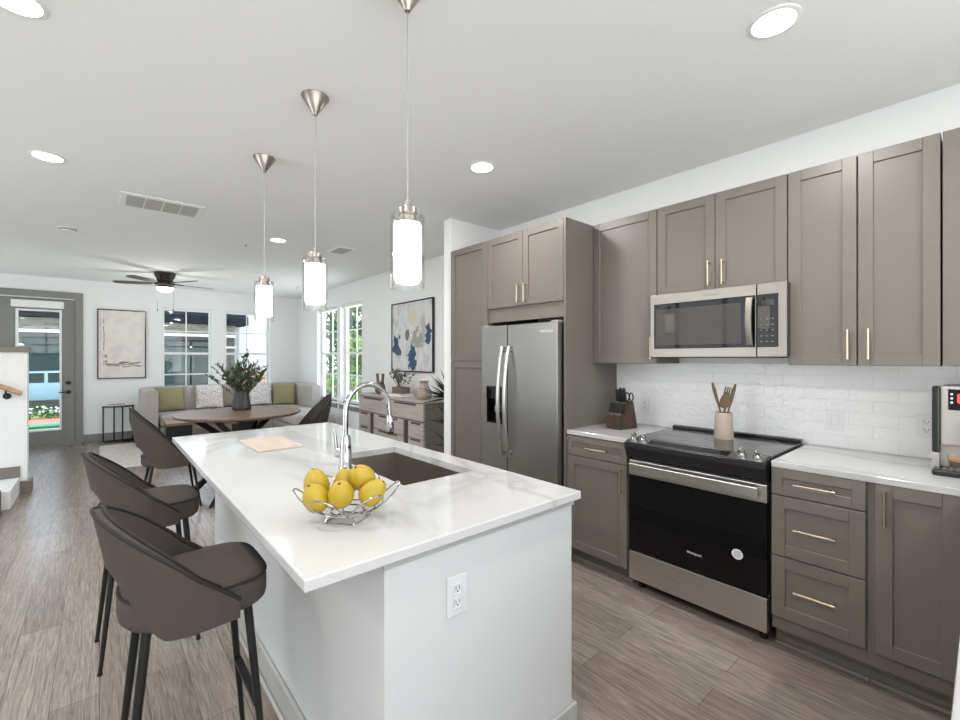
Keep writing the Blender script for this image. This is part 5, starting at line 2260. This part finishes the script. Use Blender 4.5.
# dark brick house opposite the door and the left window
h = thing('brick_house', 'dark brick house with white bands across the garden', 'house', (0, 21.0, ZG))
MB().box(-6, 4.35, 0, .9, 0, 2.75).build('wall', 'darkbrick', h)
m = MB()
m.box(-6.02, 4.37, -.03, 0, 2.55, 2.95)
m.build('brick_band', 'palebrick', h)
m = MB()
m.box(-6.02, 4.37, -.06, 0, 2.45, 2.55)
m.box(-6.02, 4.37, -.06, 0, 2.0, 2.05)
m.build('trim_band', 'extwhite', h)
m = MB()
m.prism([(-.6, 2.95), (.9, 2.95), (.9, 4.1), (-.6, 3.25)], 'X', -6.5, 4.75)
m.build('roof', 'navy', h)
for x0, x1 in ((-1.9, -.9), (1.9, 2.75), (2.8, 3.7)):
    wf = MB().box(x0 - .05, x1 + .05, -.05, 0, .35, 2.3).build('window', 'navy', h)
    MB().box(x0, x1, -.06, -.051, .42, 2.24).build('window_pane', 'extglass', wf)
h = thing('sided_house', 'bright white sided house with a brick foot seen through the right far window', 'house', (0, 22.0, ZG))
MB().box(4.45, 7.2, 0, 5, .95, 5.2).build('wall', 'whitesiding', h)
MB().box(4.45, 7.2, -.05, 5, 0, .95).build('brick_foot', 'redbrick', h)
m = MB()
m.prism([(-.5, 5.2), (5.3, 5.2), (2.4, 6.8)], 'X', 4.2, 7.5)
m.build('roof', 'navy', h)
m = MB()
m.lathe([(0, 0), (.11, 0), (.11, .16), (.06, .2), (0, .2)], (6.1, -.12, 1.95), 16)
m.build('wall_lamp', 'blackmetal', h, True)
# parked car
cr_ = thing('parked_car', 'pale blue car parked beyond the garden', 'car', (-1.2, 19.3, ZG))
m = MB()
m.prism([(-2.0, .30), (-2.05, .62), (-1.85, .74), (-1.2, .80), (-.75, 1.16), (.75, 1.18), (1.25, .84), (1.95, .76), (2.05, .55), (2.0, .30)], 'Y', -.8, .8, .05)
m.build('body', 'carblue', cr_, True)
m = MB()
m.prism([(-.98, .84), (-.68, 1.12), (-.05, 1.13), (-.05, .84)], 'Y', -.812, -.801)
m.prism([(.03, .84), (.03, 1.13), (.68, 1.13), (1.02, .84)], 'Y', -.812, -.801)
lab(m.build('side_windows', 'extglass', cr_), 'dark side windows')
for x in (-1.25, 1.25):
    for y in (-.72, .72):
        m = MB()
        m.cyl((x, y - .1, .32), (x, y + .1, .32), .32, n=24)
        m.build('wheel', 'black', cr_)
# flower bed
fb = thing('flower_bed', 'orange mulch flower bed with low plants beyond the glass door', 'flower bed', (-.9, 14.6, ZG))
MB().box(-2.2, 2.2, -.6, .7, 0, .10, .04).build('mulch', 'mulch', fb)
m = MB()
rnd = random.Random(9)
for k in range(900):
    p = (rnd.uniform(-2.1, 2.1), rnd.uniform(.25, .68), .1 + rnd.uniform(0, .22))
    m.leaf(p, (rnd.uniform(-1, 1), rnd.uniform(-1, 1), rnd.uniform(0, 1)), .12, .06)
m.build('bedding_plants', 'treeleaf', fb)
m = MB()
for k in range(160):
    p = (rnd.uniform(-2.1, 2.1), rnd.uniform(.2, .6), .26 + rnd.uniform(0, .12))
    m.ball(p, .025, .025, .02, 1)
lab(m.build('blossoms', 'whitetext', fb), 'white blossoms')
hs = thing('garden_hose', 'teal hose curving along the edge of the flower bed', 'hose', (-.9, 13.75, ZG))
m = MB()
m.tube([(-2 + k * .2, .08 * math.sin(k * .8), .05) for k in range(21)], .05, 8)
m.build('tube', 'teal', hs, True)


def tree(label, x, y, hgt, rad, n, mat, seed, trunk=.5):
    rnd = random.Random(seed)
    o = thing('leafy_tree', label, 'tree', (x, y, ZG), 0, 'trees outside the windows')
    m = MB()
    m.tube([(0, 0, 0), (.05, .03, hgt * .4), (0, 0, hgt * .85)], [.16, .12, .04], 10)
    m.build('trunk', 'bark', o, True)
    m = MB()
    cl = [(Vector((rnd.uniform(-.6, .6) * rad, rnd.uniform(-.6, .6) * rad, trunk + (hgt - trunk) * rnd.uniform(.1, .95))), rnd.uniform(.35, .6) * rad) for k in range(16)]
    for k in range(n):
        c_, r_ = rnd.choice(cl)
        d_ = Vector((rnd.gauss(0, 1), rnd.gauss(0, 1), rnd.gauss(0, 1))).normalized()
        p = c_ + d_ * r_ * rnd.uniform(.6, 1.05)
        m.leaf(p, (rnd.uniform(-1, 1), rnd.uniform(-1, 1), rnd.uniform(-1, .4)), rnd.uniform(.22, .36), rnd.uniform(.12, .2))
    m.build('crown', mat, o)
    return o


tree('dense green tree seen through the left pane of the side windows', 10.2, 22.5, 7.5, 2.0, 2600, 'treeleaf', 1, .6)
tree('tall green tree rising behind the others past the side windows', 12.2, 30.0, 9.0, 2.6, 2600, 'treeleaf', 2, 1.6)
tree('yellow-green tree low in the side windows', 8.6, 18.5, 2.4, .9, 1400, 'treeleafy', 3, .3)
tree('green tree standing right of the yellow-green one', 15.5, 27.0, 5.0, 2.2, 2200, 'treeleaf', 4, .8)
tree('rounded green tree at the right of the side windows', 16.5, 34.0, 4.6, 2.2, 1600, 'treeleaf', 6, .8)
sh = thing('garden_bush', 'bright yellow-green bush below the side windows', 'bush', (7.3, 17.0, ZG))
m = MB()
rnd = random.Random(21)
for k in range(1500):
    d_ = Vector((rnd.gauss(0, 1), rnd.gauss(0, 1), abs(rnd.gauss(0, 1)))).normalized() * rnd.uniform(.6, 1)
    m.leaf((d_.x * 1.1, d_.y * .8, d_.z * .9), (rnd.uniform(-1, 1), rnd.uniform(-1, 1), rnd.uniform(-.4, 1)), .16, .08)
m.build('foliage', 'treeleafy', sh)
m = MB()
for k in range(5):
    m.tube([(0, 0, 0), (rnd.uniform(-.4, .4), rnd.uniform(-.3, .3), .5)], .02, 6)
m.build('branches', 'bark', sh)
